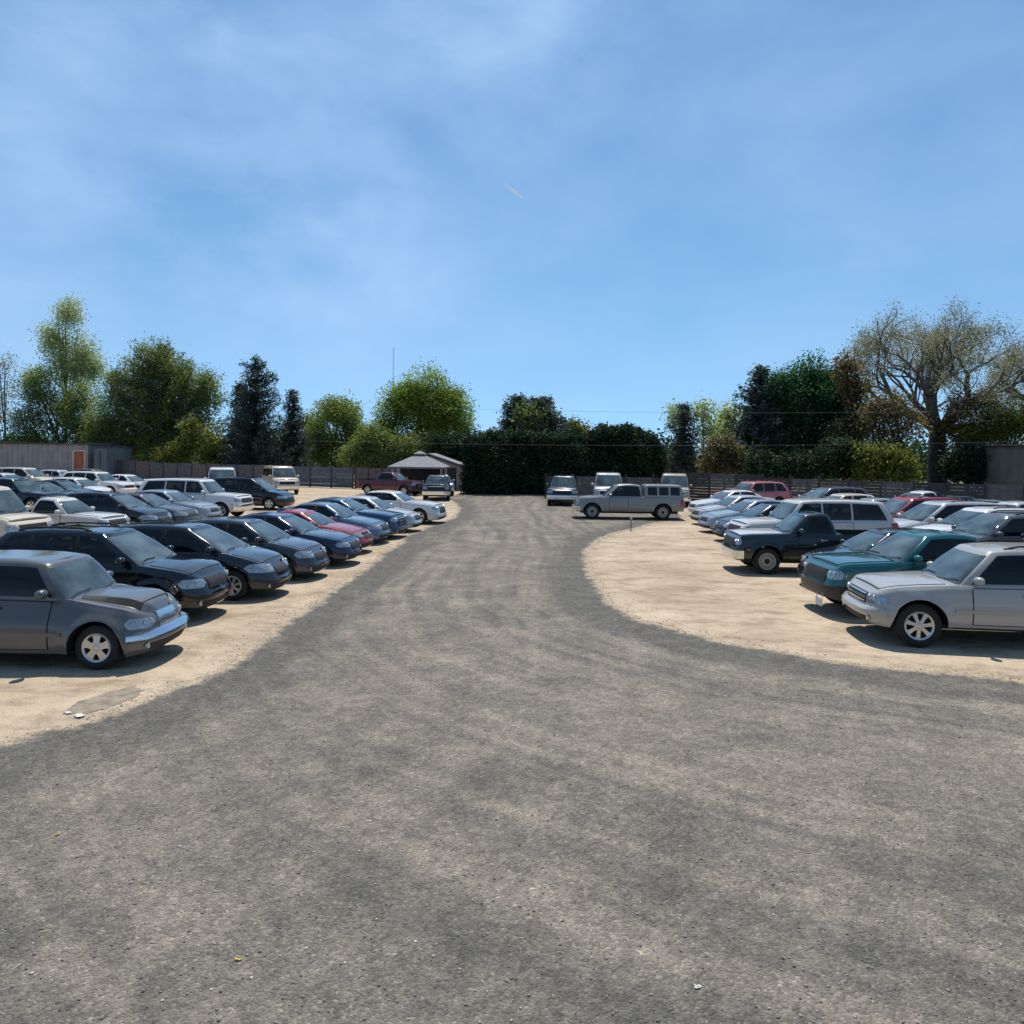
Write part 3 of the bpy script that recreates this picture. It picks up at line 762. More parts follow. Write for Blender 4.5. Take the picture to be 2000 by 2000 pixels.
REGPICK = Vehicle('regular_pickup', L=5.0, W=1.86, H=1.72, axr=3.95, cowl=1.5, wtop=1.98, rtop=2.75, rbase=2.92, B=2.6, C=None, doors=1, bed=3.0, rim='steel',
    top=[(0, 1.0), (.06, 1.06), (.5, 1.1), (1.5, 1.14), (2.5, 1.14), (3.0, 1.14), (4.9, 1.14), (5.0, 1.12)], **{**PICK, 'rf': .3, 'hl': (.6, .22, .8, .96), 'gr': (.58, .76, .96)})
SMALLPICK = Vehicle('compact_pickup', L=4.6, W=1.7, H=1.58, axr=3.65, cowl=1.35, wtop=1.95, rtop=2.75, rbase=2.9, B=2.6, C=None, doors=1, bed=2.98, rim='steel',
    top=[(0, .86), (.08, .92), (.5, .98), (1.4, 1.03), (2.5, 1.04), (3.0, 1.04), (4.5, 1.04), (4.6, 1.02)], **{**PICK, 'wr': .33, 'arch': .4, 'gr': (.46, .66, .84), 'hl': (.5, .3, .68, .84), 'bumper': (.38, .58), 'tail': (.65, .95)})
CAPPICK = Vehicle('capped_pickup', L=5.65, W=1.9, H=1.8, axr=4.5, cowl=1.5, wtop=2.1, rtop=3.42, rbase=3.53, B=2.75, C=None, doors=1, bed=3.5, rim='steel', topper=True,
    top=[(0, 1.0), (.08, 1.06), (.5, 1.1), (1.5, 1.15), (2.5, 1.16), (3.5, 1.16), (5.5, 1.16), (5.65, 1.12)], **{**PICK, 'wr': .39, 'arch': .47})
MINIVAN = Vehicle('minivan', L=5.0, W=1.95, H=1.76, axf=.98, axr=4.0, wr=.34, arch=.4, rf=.75, cowl=1.0, wtop=2.0, rtop=4.4, rbase=4.85, B=2.7, C=3.75, rr=.35, crown=.06, rack=True, tail=(.75, 1.1),
    top=[(0, .74), (.15, .82), (.5, .93), (1.1, 1.05), (2.5, 1.07), (4.2, 1.1), (4.85, 1.1), (5.0, 1.0)], hl=(.45, .55, .62, .77))
FAMILY = Vehicle('tall_hatchback', L=4.5, W=1.78, H=1.6, axf=.9, axr=3.6, wr=.335, arch=.395, rf=.7, cowl=1.0, wtop=1.95, rtop=3.85, rbase=4.38, B=2.5, C=3.4, rr=.35, crown=.06, rim='seven',
    top=[(0, .68), (.15, .77), (.55, .89), (1.1, 1.02), (2.5, 1.04), (3.9, 1.07), (4.4, 1.06), (4.5, .96)], hl=(.38, .62, .6, .78), gr=(.34, .56, .7))
VAN = Vehicle('van', L=5.3, W=1.98, H=2.1, axf=.85, axr=4.2, wr=.36, arch=.43, sill=.36, zf=.36, rf=.35, nf=3.4, cowl=.85, wtop=1.5, rtop=5.0, rbase=5.22, B=2.25, C=3.6, rr=.25, crown=.06, doors=1,
    chrome_bumper=True, bumper=(.44, .64), rim='steel', ghf=.24, ghft=.2, wt=.76, tail=(.8, 1.2), glassv=(.1, .78),
    top=[(0, 1.05), (.06, 1.1), (.4, 1.17), (.9, 1.24), (2.5, 1.25), (5.2, 1.26), (5.3, 1.2)], hl=(.6, .24, .8, .98), gr=(.56, .76, .98))

gL1 = 'vehicles in the front row on the left'; gL2 = 'vehicles in the second row on the left'; gL3 = 'vehicles in the far rows on the left'
gR1 = 'vehicles in the front row on the right'; gR2 = 'vehicles in the second row on the right'; gR3 = 'vehicles in the far row on the right'
gB = 'vehicles parked along the back of the lot'
def Yp(px, Y):                                                      # front at picture column px, depth Y
    p = gp(px, 1400); return Vector((p.x/p.y*Y, Y, 0))

# (builder, name, front point, heading, paint, label, category, group, far)
CARS = [
 # left, front row, nearest first
 (RETRO, 'parked_car', gp(338, 1282), -9, 'gunmetal', 'nearest dark grey retro wagon with upright chrome grille and five-spoke wheels on the left sand', 'car', gL1),
 (CROSS, 'parked_car', gp(432, 1203), -9, 'black', 'tall black crossover parked between the grey retro wagon and a tall charcoal hatchback', 'car', gL1),
 (FAMILY, 'parked_car', gp(558, 1162), -11, 'charcoal', 'tall charcoal hatchback with large pale headlights just beyond the tall black crossover', 'car', gL1),
 (HATCH, 'parked_car', gp(634, 1128), -11, 'slate', 'slate grey hatchback with pale headlights, just before the navy blue sedan', 'car', gL1),
 (SEDAN, 'parked_car', gp(700, 1102), -11, 'navy', 'navy blue sedan just in front of the bright red car', 'car', gL1),
 (COUPE, 'parked_car', gp(724, 1079), -11, 'red', 'bright red car with a faded bonnet, only red one in the left front row', 'car', gL1),
 (SEDAN2, 'parked_car', gp(757, 1061), -11, 'steelblue', 'pale blue-grey sedan parked directly beyond the bright red car', 'car', gL1),
 (BOXSEDAN, 'parked_car', gp(789, 1050), -11, 'midblue', 'mid blue sedan squeezed between the pale blue-grey and silver sedans', 'car', gL1),
 (SEDAN2, 'parked_car', gp(820, 1038), -11, 'silver', 'silver sedan beside the white boxy sedan at the far end of the left front row', 'car', gL1),
 (BOXSEDAN, 'parked_car', gp(866, 1022), -11, 'white', 'white boxy sedan with a barred grille ending the left front row', 'car', gL1),
 # left, second row
 (VAN, 'parked_van', Yp(66, 23.3), -12, 'cream', 'cream roofed van cut off by the left picture edge behind the retro wagon', 'van', gL2),
 (SMALLPICK, 'pickup_truck', Yp(230, 26.6), -11, 'oldwhite', 'white compact pickup with a black side window behind the tall black crossover', 'pickup', gL2),
 (FAMILY, 'parked_car', Yp(322, 29.6), -11, 'charcoal', 'dark tall hatchback next to the white compact pickup in the second row', 'car', gL2),
 (SEDAN2, 'parked_car', Yp(376, 32.2), -11, 'mauve', 'grey-mauve sedan second from the white compact pickup', 'car', gL2),
 (SEDAN, 'parked_car', Yp(418, 34.6), -11, 'lightblue', 'pale silver-blue sedan just in front of the long white estate-bodied four-wheel drive', 'car', gL2),
 (LONGSUV, 'parked_suv', Yp(480, 37.2), -9, 'white', 'long white four-wheel drive with three dark side windows in the second row', 'suv', gL2),
 (MINIVAN, 'parked_minivan', Yp(566, 43), -10, 'black', 'black minivan standing alone beyond the long white four-wheel drive', 'minivan', gL2),
 # left, far rows
 (SUV, 'parked_suv', Yp(112, 38.5), -12, 'black', 'black four-wheel drive with a blue-grey windshield at the left picture edge, third row', 'suv', gL3),
 (SEDAN, 'parked_car', Yp(152, 41.5), -12, 'black', 'black sedan between a black four-wheel drive and white cars, third row', 'car', gL3),
 (HATCH, 'parked_car', Yp(208, 46.5), -14, 'white', 'white hatchback nearest the camera among the white cars before the orange door', 'car', gL3),
 (SUV, 'parked_suv', Yp(250, 51), -14, 'white', 'white four-wheel drive below the dark gap beside the orange door', 'suv', gL3),
 (SEDAN, 'parked_car', Yp(302, 54.5), -14, 'white', 'white sedan at the right end of the white cars by the plank fence', 'car', gL3),
 (MINIVAN, 'parked_minivan', Yp(100, 58), -14, 'cream', 'pale minivan roof right below the grey building at far left', 'minivan', gL3),
 (HATCH, 'parked_car', Yp(158, 62), -14, 'silver', 'silver hatchback roof just left of the orange door', 'car', gL3),
 (SEDAN2, 'parked_car', Yp(182, 44.3), -12, 'charcoal', 'charcoal sedan in front of the white hatchback, third row', 'car', gL3),
 (SEDAN, 'parked_car', Yp(64, 54), -14, 'silver', 'silver sedan roof cut by the left picture edge below the grey building', 'car', gL3),
 (HATCH, 'parked_car', Yp(222, 66), -14, 'grey', 'grey hatchback roof by the steel container behind the white cars', 'car', gL3),
 (VAN, 'parked_van', Yp(428, 50), -70, 'white', 'white van facing the camera behind the black minivan', 'van', gB),
 (VAN, 'parked_van', Yp(556, 57), -60, 'cream', 'cream and white van facing the camera alone before the plank fence', 'van', gB),
 (SMALLPICK, 'pickup_truck', Yp(862, 58), -80, 'lightblue', 'pale blue compact pickup facing the camera by the garage door', 'pickup', gB),
 # back of the lot
 (EXTPICK, 'pickup_truck', Yp(816, 57.8), -24, 'maroon', 'dark red pickup under the pavilion roof behind the white boxy sedan', 'pickup', gB),
 (REGPICK, 'pickup_truck', Yp(846, 51.6), -86, 'slate', 'slate grey pickup facing the camera in front of the pavilion', 'pickup', gB),
 (LONGSUV, 'parked_suv', Yp(1092, 48.2), -97, 'slate', 'dark grey four-wheel drive facing the camera at the hedge corner', 'suv', gB),
 (VAN, 'parked_van', Yp(1184, 48.4), -94, 'silver', 'silver van facing the camera behind the bonnet of the capped pickup', 'van', gB),
 (VAN, 'parked_van', Yp(1312, 48.5), -100, 'tan', 'tan van facing the camera behind the tail of the capped pickup', 'van', gB),
 (CAPPICK, 'pickup_truck', Yp(1114, 39.9), 180, 'champagne', 'silver pickup with a windowed camper shell standing broadside across the drive', 'pickup', gB),
 # right, front row, nearest first
 (SUV, 'parked_suv', gp(1664, 1238), 181, 'warmsilver', 'nearest silver four-wheel drive with roof rails and seven-spoke wheels at the right picture edge', 'suv', gR1),
 (EXTPICK, 'pickup_truck', gp(1586, 1192), 189, 'teal', 'teal green pickup with a hanging front plate next to the nearest silver four-wheel drive', 'pickup', gR1),
 (HATCH, 'parked_car', Yp(1566, 19.5), 190, 'charcoal', 'dark grey hatchback squeezed between the teal pickup and the dark green pickup', 'car', gR1),
 (REGPICK, 'pickup_truck', gp(1418, 1112), 184, 'pine', 'dark green pickup with a pale bonnet and tan steel wheels', 'pickup', gR1),
 (LONGSUV, 'parked_suv', Yp(1424, 26.0), 188, 'oldwhite', 'white long four-wheel drive hidden behind the dark green pickup', 'suv', gR1),
 (HATCH, 'parked_car', Yp(1394, 29.6), 190, 'slate', 'slate blue small car showing one round headlight beyond the dark green pickup', 'car', gR1),
 (SEDAN, 'parked_car', Yp(1366, 33.0), 192, 'lightblue', 'pale silver-blue sedan third from the far end of the right front row', 'car', gR1),
 (SEDAN2, 'parked_car', Yp(1350, 36.6), 192, 'silver', 'silver sedan with a dark side, second from the far end of the right front row', 'car', gR1),
 (SEDAN, 'parked_car', Yp(1344, 41.6), 193, 'white', 'white sedan ending the right front row next to the capped pickup', 'car', gR1),
 (SUV, 'parked_suv', Yp(1398, 47), 200, 'pink', 'faded pinkish red four-wheel drive with a glaring bonnet near the back fence', 'suv', gR3),
 # right, second row
 (SUV, 'parked_suv', Yp(1922, 20.0), 190, 'charcoal', 'charcoal four-wheel drive cut by the right picture edge behind the nearest silver one', 'suv', gR2),
 (CROSS, 'parked_car', Yp(1806, 22.5), 190, 'grey', 'grey crossover above the roof of the nearest silver four-wheel drive', 'car', gR2),
 (CROSS, 'parked_car', Yp(1782, 25.1), 190, 'white', 'white roofed crossover with black side windows behind the teal pickup', 'car', gR2),
 (MINIVAN, 'parked_minivan', Yp(1712, 27.9), 190, 'silver', 'silver minivan with a rounded roof between the white roofed crossover and the red minivan', 'minivan', gR2),
 (MINIVAN, 'parked_minivan', Yp(1664, 30.6), 190, 'red', 'red minivan with a long bright roof in the second row', 'minivan', gR2),
 (COUPE, 'parked_car', Yp(1616, 33.2), 190, 'pink', 'pinkish red coupe just beyond the red minivan', 'car', gR2),
 (SEDAN2, 'parked_car', Yp(1606, 35.6), 190, 'lightblue', 'pale blue sedan roof in the middle of the right second row', 'car', gR2),
 (HATCH, 'parked_car', Yp(1560, 38.1), 190, 'cream', 'cream hatchback roof in the right second row', 'car', gR2),
 (CROSS, 'parked_car', Yp(1533, 40.7), 190, 'mauve', 'mauve grey crossover just beyond the cream hatchback', 'car', gR2),
 (SEDAN, 'parked_car', Yp(1520, 43.4), 190, 'silver', 'silver sedan roof at the far end of the right second row', 'car', gR2),
 # right, far row
 (SEDAN, 'parked_car', Yp(1706, 43.4), 186, 'charcoal', 'charcoal sedan roof against the back fence left of the white compact pickup, far right row', 'car', gR3),
 (SMALLPICK, 'pickup_truck', Yp(1716, 40.6), 187, 'white', 'white compact pickup with its empty bed facing the back fence, far right row', 'pickup', gR3),
 (SEDAN, 'parked_car', Yp(1768, 37.9), 190, 'pine', 'dark green sedan in the far right row below the bare oak', 'car', gR3),
 (SEDAN2, 'parked_car', Yp(1822, 35.3), 190, 'sage', 'grey-green sedan in the far right row below the bare oak', 'car', gR3),
 (HATCH, 'parked_car', Yp(1888, 32.7), 190, 'silver', 'silver hatchback in the far right row below the grey barn', 'car', gR3),
 (CROSS, 'parked_car', Yp(1966, 30.1), 190, 'maroon', 'dark red crossover cut by the right picture edge below the grey barn', 'car', gR3),
]
roots = []
for (b, nm, fr, hd, pc, lab, cat, grp) in CARS:
    far = fr.y > 38; hd += rnd.uniform(-1.6, 1.6)
    if grp in (gL1, gL2, gL3) and hd > -20: hd += 9*max(0, 1-(fr.y-12)/26) if grp == gL1 else 5
    if grp in (gR1, gR2) and hd > 170: hd -= 9*max(0, 1-(fr.y-14)/30)
    alt = {'hood': 'oldwhite'} if pc == 'pine' and b is REGPICK else None
    roots.append(b.place(nm, fr, hd, pc, lab, cat, grp, far, None, alt))
    if pc == 'teal':
        mb = MB(); x = b.L/2; mb.box(x+.03, x+.045, .28, .6, .2, .36, 0, .004); mb.tube([(x+.035, .3, .36), (x, .32, .5)], .008, 5); mb.tube([(x+.035, .58, .36), (x, .56, .5)], .008, 5)
        mb.obj('hanging_plate', PLATE, roots[-1])

# ------------------------------------------------------------------ ground, gravel drive
def node(nt, t, **kw):
    n = nt.nodes.new(t)
    for k, v in kw.items(): setattr(n, k, v)
    return n
def noise(nt, vec, scale, detail=4, rough=.5, dist=0.):
    n = node(nt, 'ShaderNodeTexNoise'); n.inputs['Scale'].default_value = scale; n.inputs['Detail'].default_value = detail
    n.inputs['Roughness'].default_value = rough; n.inputs['Distortion'].default_value = dist
    nt.links.new(vec, n.inputs['Vector']); return n.outputs['Fac']
def ramp(nt, fac, stops):
    r_ = node(nt, 'ShaderNodeValToRGB'); e = r_.color_ramp.elements
    while len(e) < len(stops): e.new(.5)
    for el, (p, c) in zip(e, stops): el.position = p; el.color = (*c, 1) if len(c) == 3 else c
    nt.links.new(fac, r_.inputs['Fac']); return r_.outputs['Color']
def mixc(nt, fac, a, b, mode='MIX'):
    m = node(nt, 'ShaderNodeMix', data_type='RGBA', blend_type=mode)
    for sock, v in ((0, fac), (6, a), (7, b)):
        if hasattr(v, 'is_linked') or hasattr(v, 'links'): nt.links.new(v, m.inputs[sock])
        elif isinstance(v, (int, float)): m.inputs[sock].default_value = v
        else: m.inputs[sock].default_value = (*v, 1)
    return m.outputs[2]
def math_(nt, op, a, b=None, c=None, clamp=False):
    m = node(nt, 'ShaderNodeMath', operation=op, use_clamp=clamp)
    for i, v in enumerate((a, b, c)):
        if v is None: continue
        if isinstance(v, (int, float)): m.inputs[i].default_value = v
        else: nt.links.new(v, m.inputs[i])
    return m.outputs[0]
def stretch(nt, vec, sc, rot=(0, 0, 0)):
    m = node(nt, 'ShaderNodeMapping'); m.inputs['Scale'].default_value = sc; m.inputs['Rotation'].default_value = rot
    nt.links.new(vec, m.inputs['Vector']); return m.outputs[0]

def sand_material():
    m = bpy.data.materials.new('dry_sand'); m.use_nodes = True; nt = m.node_tree; b = nt.nodes['Principled BSDF']
    v = node(nt, 'ShaderNodeTexCoord').outputs['Object']
    c = ramp(nt, noise(nt, v, .35, 5, .6), [(.3, (.35, .27, .193)), (.5, (.475, .375, .272)), (.68, (.565, .455, .338))])
    c = mixc(nt, .8, c, ramp(nt, noise(nt, stretch(nt, v, (1, 1.3, 1)), 2.6, 6, .65), [(.3, (.62, .61, .60)), (.48, (.96, .96, .95)), (.72, (1.1, 1.08, 1.03))]), 'MULTIPLY')
    tk = ramp(nt, noise(nt, stretch(nt, v, (.7, 1.2, 1), (0, 0, -.12)), 1.1, 5, .68), [(.36, (.62, .60, .58)), (.5, (1, 1, 1))]); c = mixc(nt, .8, c, tk, 'MULTIPLY')
    # scattered grey stones and trampled darker soil
    g = ramp(nt, noise(nt, v, 9, 3, .7), [(.62, (0, 0, 0)), (.72, (.6, .6, .6))])
    c = mixc(nt, g, c, (.2, .17, .14))
    sp = ramp(nt, noise(nt, v, 42, 2, .5), [(.3, (.78, .77, .76)), (.6, (1.05, 1.05, 1.04))])
    c = mixc(nt, 1., c, sp, 'MULTIPLY')
    nt.links.new(c, b.inputs['Base Color']); b.inputs['Roughness'].default_value = .95; b.inputs['Specular IOR Level'].default_value = .15
    h = math_(nt, 'ADD', noise(nt, v, 3, 4, .6), math_(nt, 'MULTIPLY', noise(nt, v, 30, 3, .6), .35))
    bp = node(nt, 'ShaderNodeBump'); bp.inputs['Strength'].default_value = .7; bp.inputs['Distance'].default_value = .06
    nt.links.new(h, bp.inputs['Height']); nt.links.new(bp.outputs[0], b.inputs['Normal'])
    return m
def gravel_material():
    m = bpy.data.materials.new('asphalt_millings'); m.use_nodes = True; nt = m.node_tree; b = nt.nodes['Principled BSDF']
    v = node(nt, 'ShaderNodeTexCoord').outputs['Object']
    at_ = node(nt, 'ShaderNodeAttribute', attribute_name='edge').outputs['Fac']
    dusty = ramp(nt, noise(nt, v, 1.1, 5, .6), [(.3, (.205, .179, .145)), (.5, (.24, .209, .17)), (.7, (.29, .25, .2))])
    fresh = ramp(nt, noise(nt, v, 2.3, 5, .6), [(.3, (.1, .094, .083)), (.6, (.135, .126, .11)), (.75, (.172, .158, .136))])
    wear = math_(nt, 'ADD', math_(nt, 'MULTIPLY', noise(nt, v, .55, 8, .7), .66), .15)
    for an, al, k in (('lane_right', 'along_right', .9), ('lane_left', 'along_left', .4)):
        cb = node(nt, 'ShaderNodeCombineXYZ'); warp = math_(nt, 'MULTIPLY', math_(nt, 'SUBTRACT', noise(nt, v, .12, 2, .5), .5), 2.0)
        nt.links.new(math_(nt, 'ADD', node(nt, 'ShaderNodeAttribute', attribute_name=an).outputs['Fac'], warp), cb.inputs[0])
        nt.links.new(math_(nt, 'MULTIPLY', node(nt, 'ShaderNodeAttribute', attribute_name=al).outputs['Fac'], .02), cb.inputs[1])
        tr_ = math_(nt, 'SUBTRACT', noise(nt, cb.outputs[0], 2.3, 2.5, .6), .5)
        msk = ramp(nt, noise(nt, v, .21, 2, .5), [(.36, (.3, .3, .3)), (.58, (1, 1, 1))])
        wear = math_(nt, 'ADD', wear, math_(nt, 'MULTIPLY', math_(nt, 'MULTIPLY', tr_, k), msk))
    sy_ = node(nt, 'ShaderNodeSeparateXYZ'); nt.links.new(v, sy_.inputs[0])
    fg = node(nt, 'ShaderNodeMapRange'); fg.inputs[1].default_value = 3.5; fg.inputs[2].default_value = 8.5; fg.inputs[3].default_value = .11; fg.inputs[4].default_value = 0; nt.links.new(sy_.outputs['Y'], fg.inputs[0])   # shifts to the darker fresh mix towards the near end
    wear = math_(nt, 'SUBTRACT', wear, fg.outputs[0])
    edge = math_(nt, 'MULTIPLY', math_(nt, 'SUBTRACT', 1.0, math_(nt, 'DIVIDE', at_, 1.6), clamp=True), .42)
    wear = math_(nt, 'SUBTRACT', wear, edge)
    f = ramp(nt, wear, [(.3, (0, 0, 0)), (.62, (1, 1, 1))])
    c = mixc(nt, f, fresh, dusty)
    # sand drifted over the thinned-out rim of the gravel
    dr_ = math_(nt, 'MULTIPLY', math_(nt, 'SUBTRACT', math_(nt, 'MULTIPLY', noise(nt, v, 3.2, 5, .7), .75), math_(nt, 'ADD', at_, .1)), 5.0, clamp=True)
    c = mixc(nt, dr_, c, (.42, .335, .24))
    vo = node(nt, 'ShaderNodeTexVoronoi', feature='F1'); vo.inputs['Scale'].default_value = 48; nt.links.new(v, vo.inputs['Vector'])
    sx = node(nt, 'ShaderNodeSeparateColor'); nt.links.new(vo.outputs['Color'], sx.inputs[0])
    cell = ramp(nt, sx.outputs[0], [(0, (.62, .62, .62)), (.25, (.86, .86, .86)), (.75, (1.08, 1.08, 1.07)), (.93, (1.22, 1.2, 1.17)), (1, (1.75, 1.7, 1.6))])
    c = mixc(nt, .9, c, cell, 'MULTIPLY')
    vo2 = node(nt, 'ShaderNodeTexVoronoi', feature='F1'); vo2.inputs['Scale'].default_value = 13; nt.links.new(v, vo2.inputs['Vector'])
    sx2 = node(nt, 'ShaderNodeSeparateColor'); nt.links.new(vo2.outputs['Color'], sx2.inputs[0])
    cell2 = ramp(nt, sx2.outputs[1], [(0, (.8, .8, .8)), (.5, (.98, .98, .98)), (1, (1.16, 1.15, 1.13))])
    c = mixc(nt, .9, c, cell2, 'MULTIPLY')
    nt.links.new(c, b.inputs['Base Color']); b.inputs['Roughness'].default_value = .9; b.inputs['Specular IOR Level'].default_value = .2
    h = math_(nt, 'ADD', math_(nt, 'MULTIPLY', vo.outputs['Distance'], -1.2), math_(nt, 'MULTIPLY', noise(nt, v, 6, 4, .6), 1.0))
    bp = node(nt, 'ShaderNodeBump'); bp.inputs['Strength'].default_value = .55; bp.inputs['Distance'].default_value = .028
    nt.links.new(h, bp.inputs['Height']); nt.links.new(bp.outputs[0], b.inputs['Normal'])
    return m
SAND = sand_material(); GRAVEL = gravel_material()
S = 3000
tag(link('ground', mesh_from('ground', [(-S, -S, 0), (S, -S, 0), (S, S, 0), (-S, S, 0)], [(0, 1, 2, 3)], [SAND])), kind='structure')
GRASS = mat('rough_grass', (.075, .1, .035), rough=.95, col2=(.12, .12, .05), nscale=.6, bump=.6, bscale=14)
tag(link('grass_field', mesh_from('grass_field', [(-400, 82, .004), (-70, 82, .004), (-70, 40, .004), (-400, 40, .004), (400, 82, .004), (400, 900, .004), (-400, 900, .004), (34, 82, .004), (34, 30, .004), (400, 30, .004)],
    [(3, 2, 1, 0), (0, 1, 7, 4, 5, 6), (7, 8, 9, 4)], [GRASS])), kind='structure')

left_px = [(-60, 1462), (0, 1446), (60, 1431), (155, 1405), (240, 1378), (310, 1350), (414, 1308), (470, 1275), (518, 1242), (560, 1208), (600, 1178), (673, 1130), (745, 1081), (797, 1044), (838, 1026), (880, 1012), (893, 992), (880, 978), (840, 972)]
right_px = [(1075, 968), (1110, 985), (1340, 1004), (1335, 1016), (1290, 1020), (1225, 1036), (1180, 1050), (1160, 1066), (1152, 1088), (1156, 1120), (1176, 1150), (1208, 1180), (1262, 1212), (1330, 1232), (1420, 1252), (1540, 1274), (1660, 1292), (1800, 1309), (1930, 1322), (2040, 1334)]
L_ = [gp(*p) for p in left_px]; R_ = [gp(*p) for p in right_px]
poly = [Vector((-40, 5.2, 0)), Vector((-14, 6.6, 0))]+L_+[Vector((-5, 59.2, 0)), Vector((3.0, 58.8, 0))]+R_+[Vector((13, 10.6, 0)), Vector((40, 9.5, 0)), Vector((40, -14, 0)), Vector((-40, -14, 0))]
def densify(P, step, amp):
    out = []
    for i, a in enumerate(P):
        b = P[(i+1) % len(P)]; n = max(1, int((b-a).length/step))
        for k in range(n):
            p = a.lerp(b, k/n); out.append((p.x, p.y))
    o = np.array(out)
    # crumbled outline: two sizes of wobble
    w = npr.normal(0, 1, (len(o), 2)); w2 = npr.normal(0, 1, (len(o), 2))
    k = np.ones(9)/9
    for j in range(2): w2[:, j] = np.convolve(np.r_[w2[-4:, j], w2[:, j], w2[:4, j]], k, 'valid')*2.2
    return o+amp*(.35*w+w2)
bd = densify(poly, .14, .085)
def inside(P, q):
    x, y = q[:, 0], q[:, 1]; r_ = np.zeros(len(q), bool); n = len(P)
    for i in range(n):
        x0, y0 = P[i]; x1, y1 = P[(i+1) % n]
        if y0 == y1: continue
        c = ((y0 > y) != (y1 > y)) & (x < (x1-x0)*(y-y0)/(y1-y0)+x0); r_ ^= c
    return r_
gx, gy = np.meshgrid(np.arange(-39, 39, .6), np.arange(-13, 60, .6)); gq = np.stack([gx.ravel(), gy.ravel()], 1)+npr.uniform(-.2, .2, (gx.size, 2))
gq = gq[inside(bd, gq)]
edgepts = np.array([(p.x, p.y) for p in L_+R_]); edgepts = densify(L_, .3, 0)[:-8].tolist()+densify(R_, .3, 0).tolist()
edgepts = bd
def edge_dist(q): 
    return np.array([np.min(np.hypot(edgepts[:, 0]-p[0], edgepts[:, 1]-p[1])) for p in q])
gq = gq[edge_dist(gq) > .25]
allp = [Vector(p) for p in bd]+[Vector(p) for p in gq]
vo_, ed_, fa_, *_ = delaunay_2d_cdt(allp, [(i, (i+1) % len(bd)) for i in range(len(bd))], [], 1, 1e-5)
gv = np.array([(p.x, p.y) for p in vo_])
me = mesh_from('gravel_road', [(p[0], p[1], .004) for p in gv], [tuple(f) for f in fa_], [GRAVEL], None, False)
def lane(P, q):
    P = np.array([(p.x, p.y) for p in P]); P = np.vstack([P[0]+(P[0]-P[1])*40, P, P[-1]+(P[-1]-P[-2])*40]); A, B = P[:-1], P[1:]; d = B-A; ln = np.hypot(*d.T); cum = np.r_[0, np.cumsum(ln)]
    dist = np.zeros(len(q)); al = np.zeros(len(q))
    for i, p in enumerate(q):
        t = np.clip(((p-A)*d).sum(1)/ln**2, 0, 1); e = np.hypot(*(A+d*t[:, None]-p).T); k = e.argmin(); dist[i] = e[k]; al[i] = cum[k]+t[k]*ln[k]
    return dist, al
for nm_, P_ in (('right', [Vector((3, 75, 0)), gp(1082, 1010)]+R_[7:]+[Vector((13, 10.6, 0)), Vector((40, 9.5, 0))]), ('left', [Vector((-40, 5.2, 0)), Vector((-14, 6.6, 0))]+L_[:14]+[Vector((-4.5, 60, 0))])):
    d_, al_ = lane(P_, gv)
    for k_, w_ in (('lane_'+nm_, d_), ('along_'+nm_, al_)): me.attributes.new(k_, 'FLOAT', 'POINT').data.foreach_set('value', w_.astype(np.float32))
a_ = me.attributes.new('edge', 'FLOAT', 'POINT'); a_.data.foreach_set('value', edge_dist(gv).astype(np.float32))
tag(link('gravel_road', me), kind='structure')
# a thin spill of darker millings on the sand by the nearest wagon
sp = [gp(*p) for p in ((128, 1392), (150, 1372), (205, 1352), (262, 1338), (276, 1350), (262, 1366), (225, 1380), (180, 1392))]
bd2 = densify(sp, .08, .035)
me = mesh_from('gravel_patch', [(x, y, .004) for x, y in bd2], [tuple(range(len(bd2)))], [mat('dirty_millings', (.32, .26, .195), .95, noise=.45, nscale=6, bump=.6, bscale=30)], None, False)
tag(link('gravel_patch', me), kind='structure')

# loose stones
def stones(name, n, fn, m, smin, smax):
    t = (1+5**.5)/2
    iv = np.array([(-1, t, 0), (1, t, 0), (-1, -t, 0), (1, -t, 0), (0, -1, t), (0, 1, t), (0, -1, -t), (0, 1, -t), (t, 0, -1), (t, 0, 1), (-t, 0, -1), (-t, 0, 1)])/1.9
    it = [(0, 11, 5), (0, 5, 1), (0, 1, 7), (0, 7, 10), (0, 10, 11), (1, 5, 9), (5, 11, 4), (11, 10, 2), (10, 7, 6), (7, 1, 8), (3, 9, 4), (3, 4, 2), (3, 2, 6), (3, 6, 8), (3, 8, 9), (4, 9, 5), (2, 4, 11), (6, 2, 10), (8, 6, 7), (9, 8, 1)]
    P = fn(n); n = len(P); sz = smin*(smax/smin)**(npr.rand(n)**2.2)
    ax = npr.uniform(.6, 1.3, (n, 3))*np.array([1, 1, .6]); yaw = npr.rand(n)*6.28
    V = iv[None]*(1+npr.uniform(-.22, .22, (n, 12, 1)))*ax[:, None]*sz[:, None, None]*.5
    c, s_ = np.cos(yaw)[:, None], np.sin(yaw)[:, None]
    X = V[..., 0]*c-V[..., 1]*s_; Y = V[..., 0]*s_+V[..., 1]*c
    V = np.stack([X+P[:, :1], Y+P[:, 1:2], V[..., 2]+.004+sz[:, None]*.14], 2)
    F = (np.array(it)[None]+12*np.arange(n)[:, None, None]).reshape(-1, 3)
    me = bpy.data.meshes.new(name); me.vertices.add(n*12); me.vertices.foreach_set('co', V.astype(np.float32).ravel())
    me.loops.add(len(F)*3); me.loops.foreach_set('vertex_index', F.astype(np.int32).ravel())
    me.polygons.add(len(F)); me.polygons.foreach_set('loop_start', np.arange(0, len(F)*3, 3, dtype=np.int32)); me.update(calc_edges=True)
    a = me.attributes.new('tint', 'FLOAT', 'FACE'); a.data.foreach_set('value', np.repeat(npr.rand(n), 20).astype(np.float32))
    me.materials.append(m); return tag(link(name, me), kind='stuff')
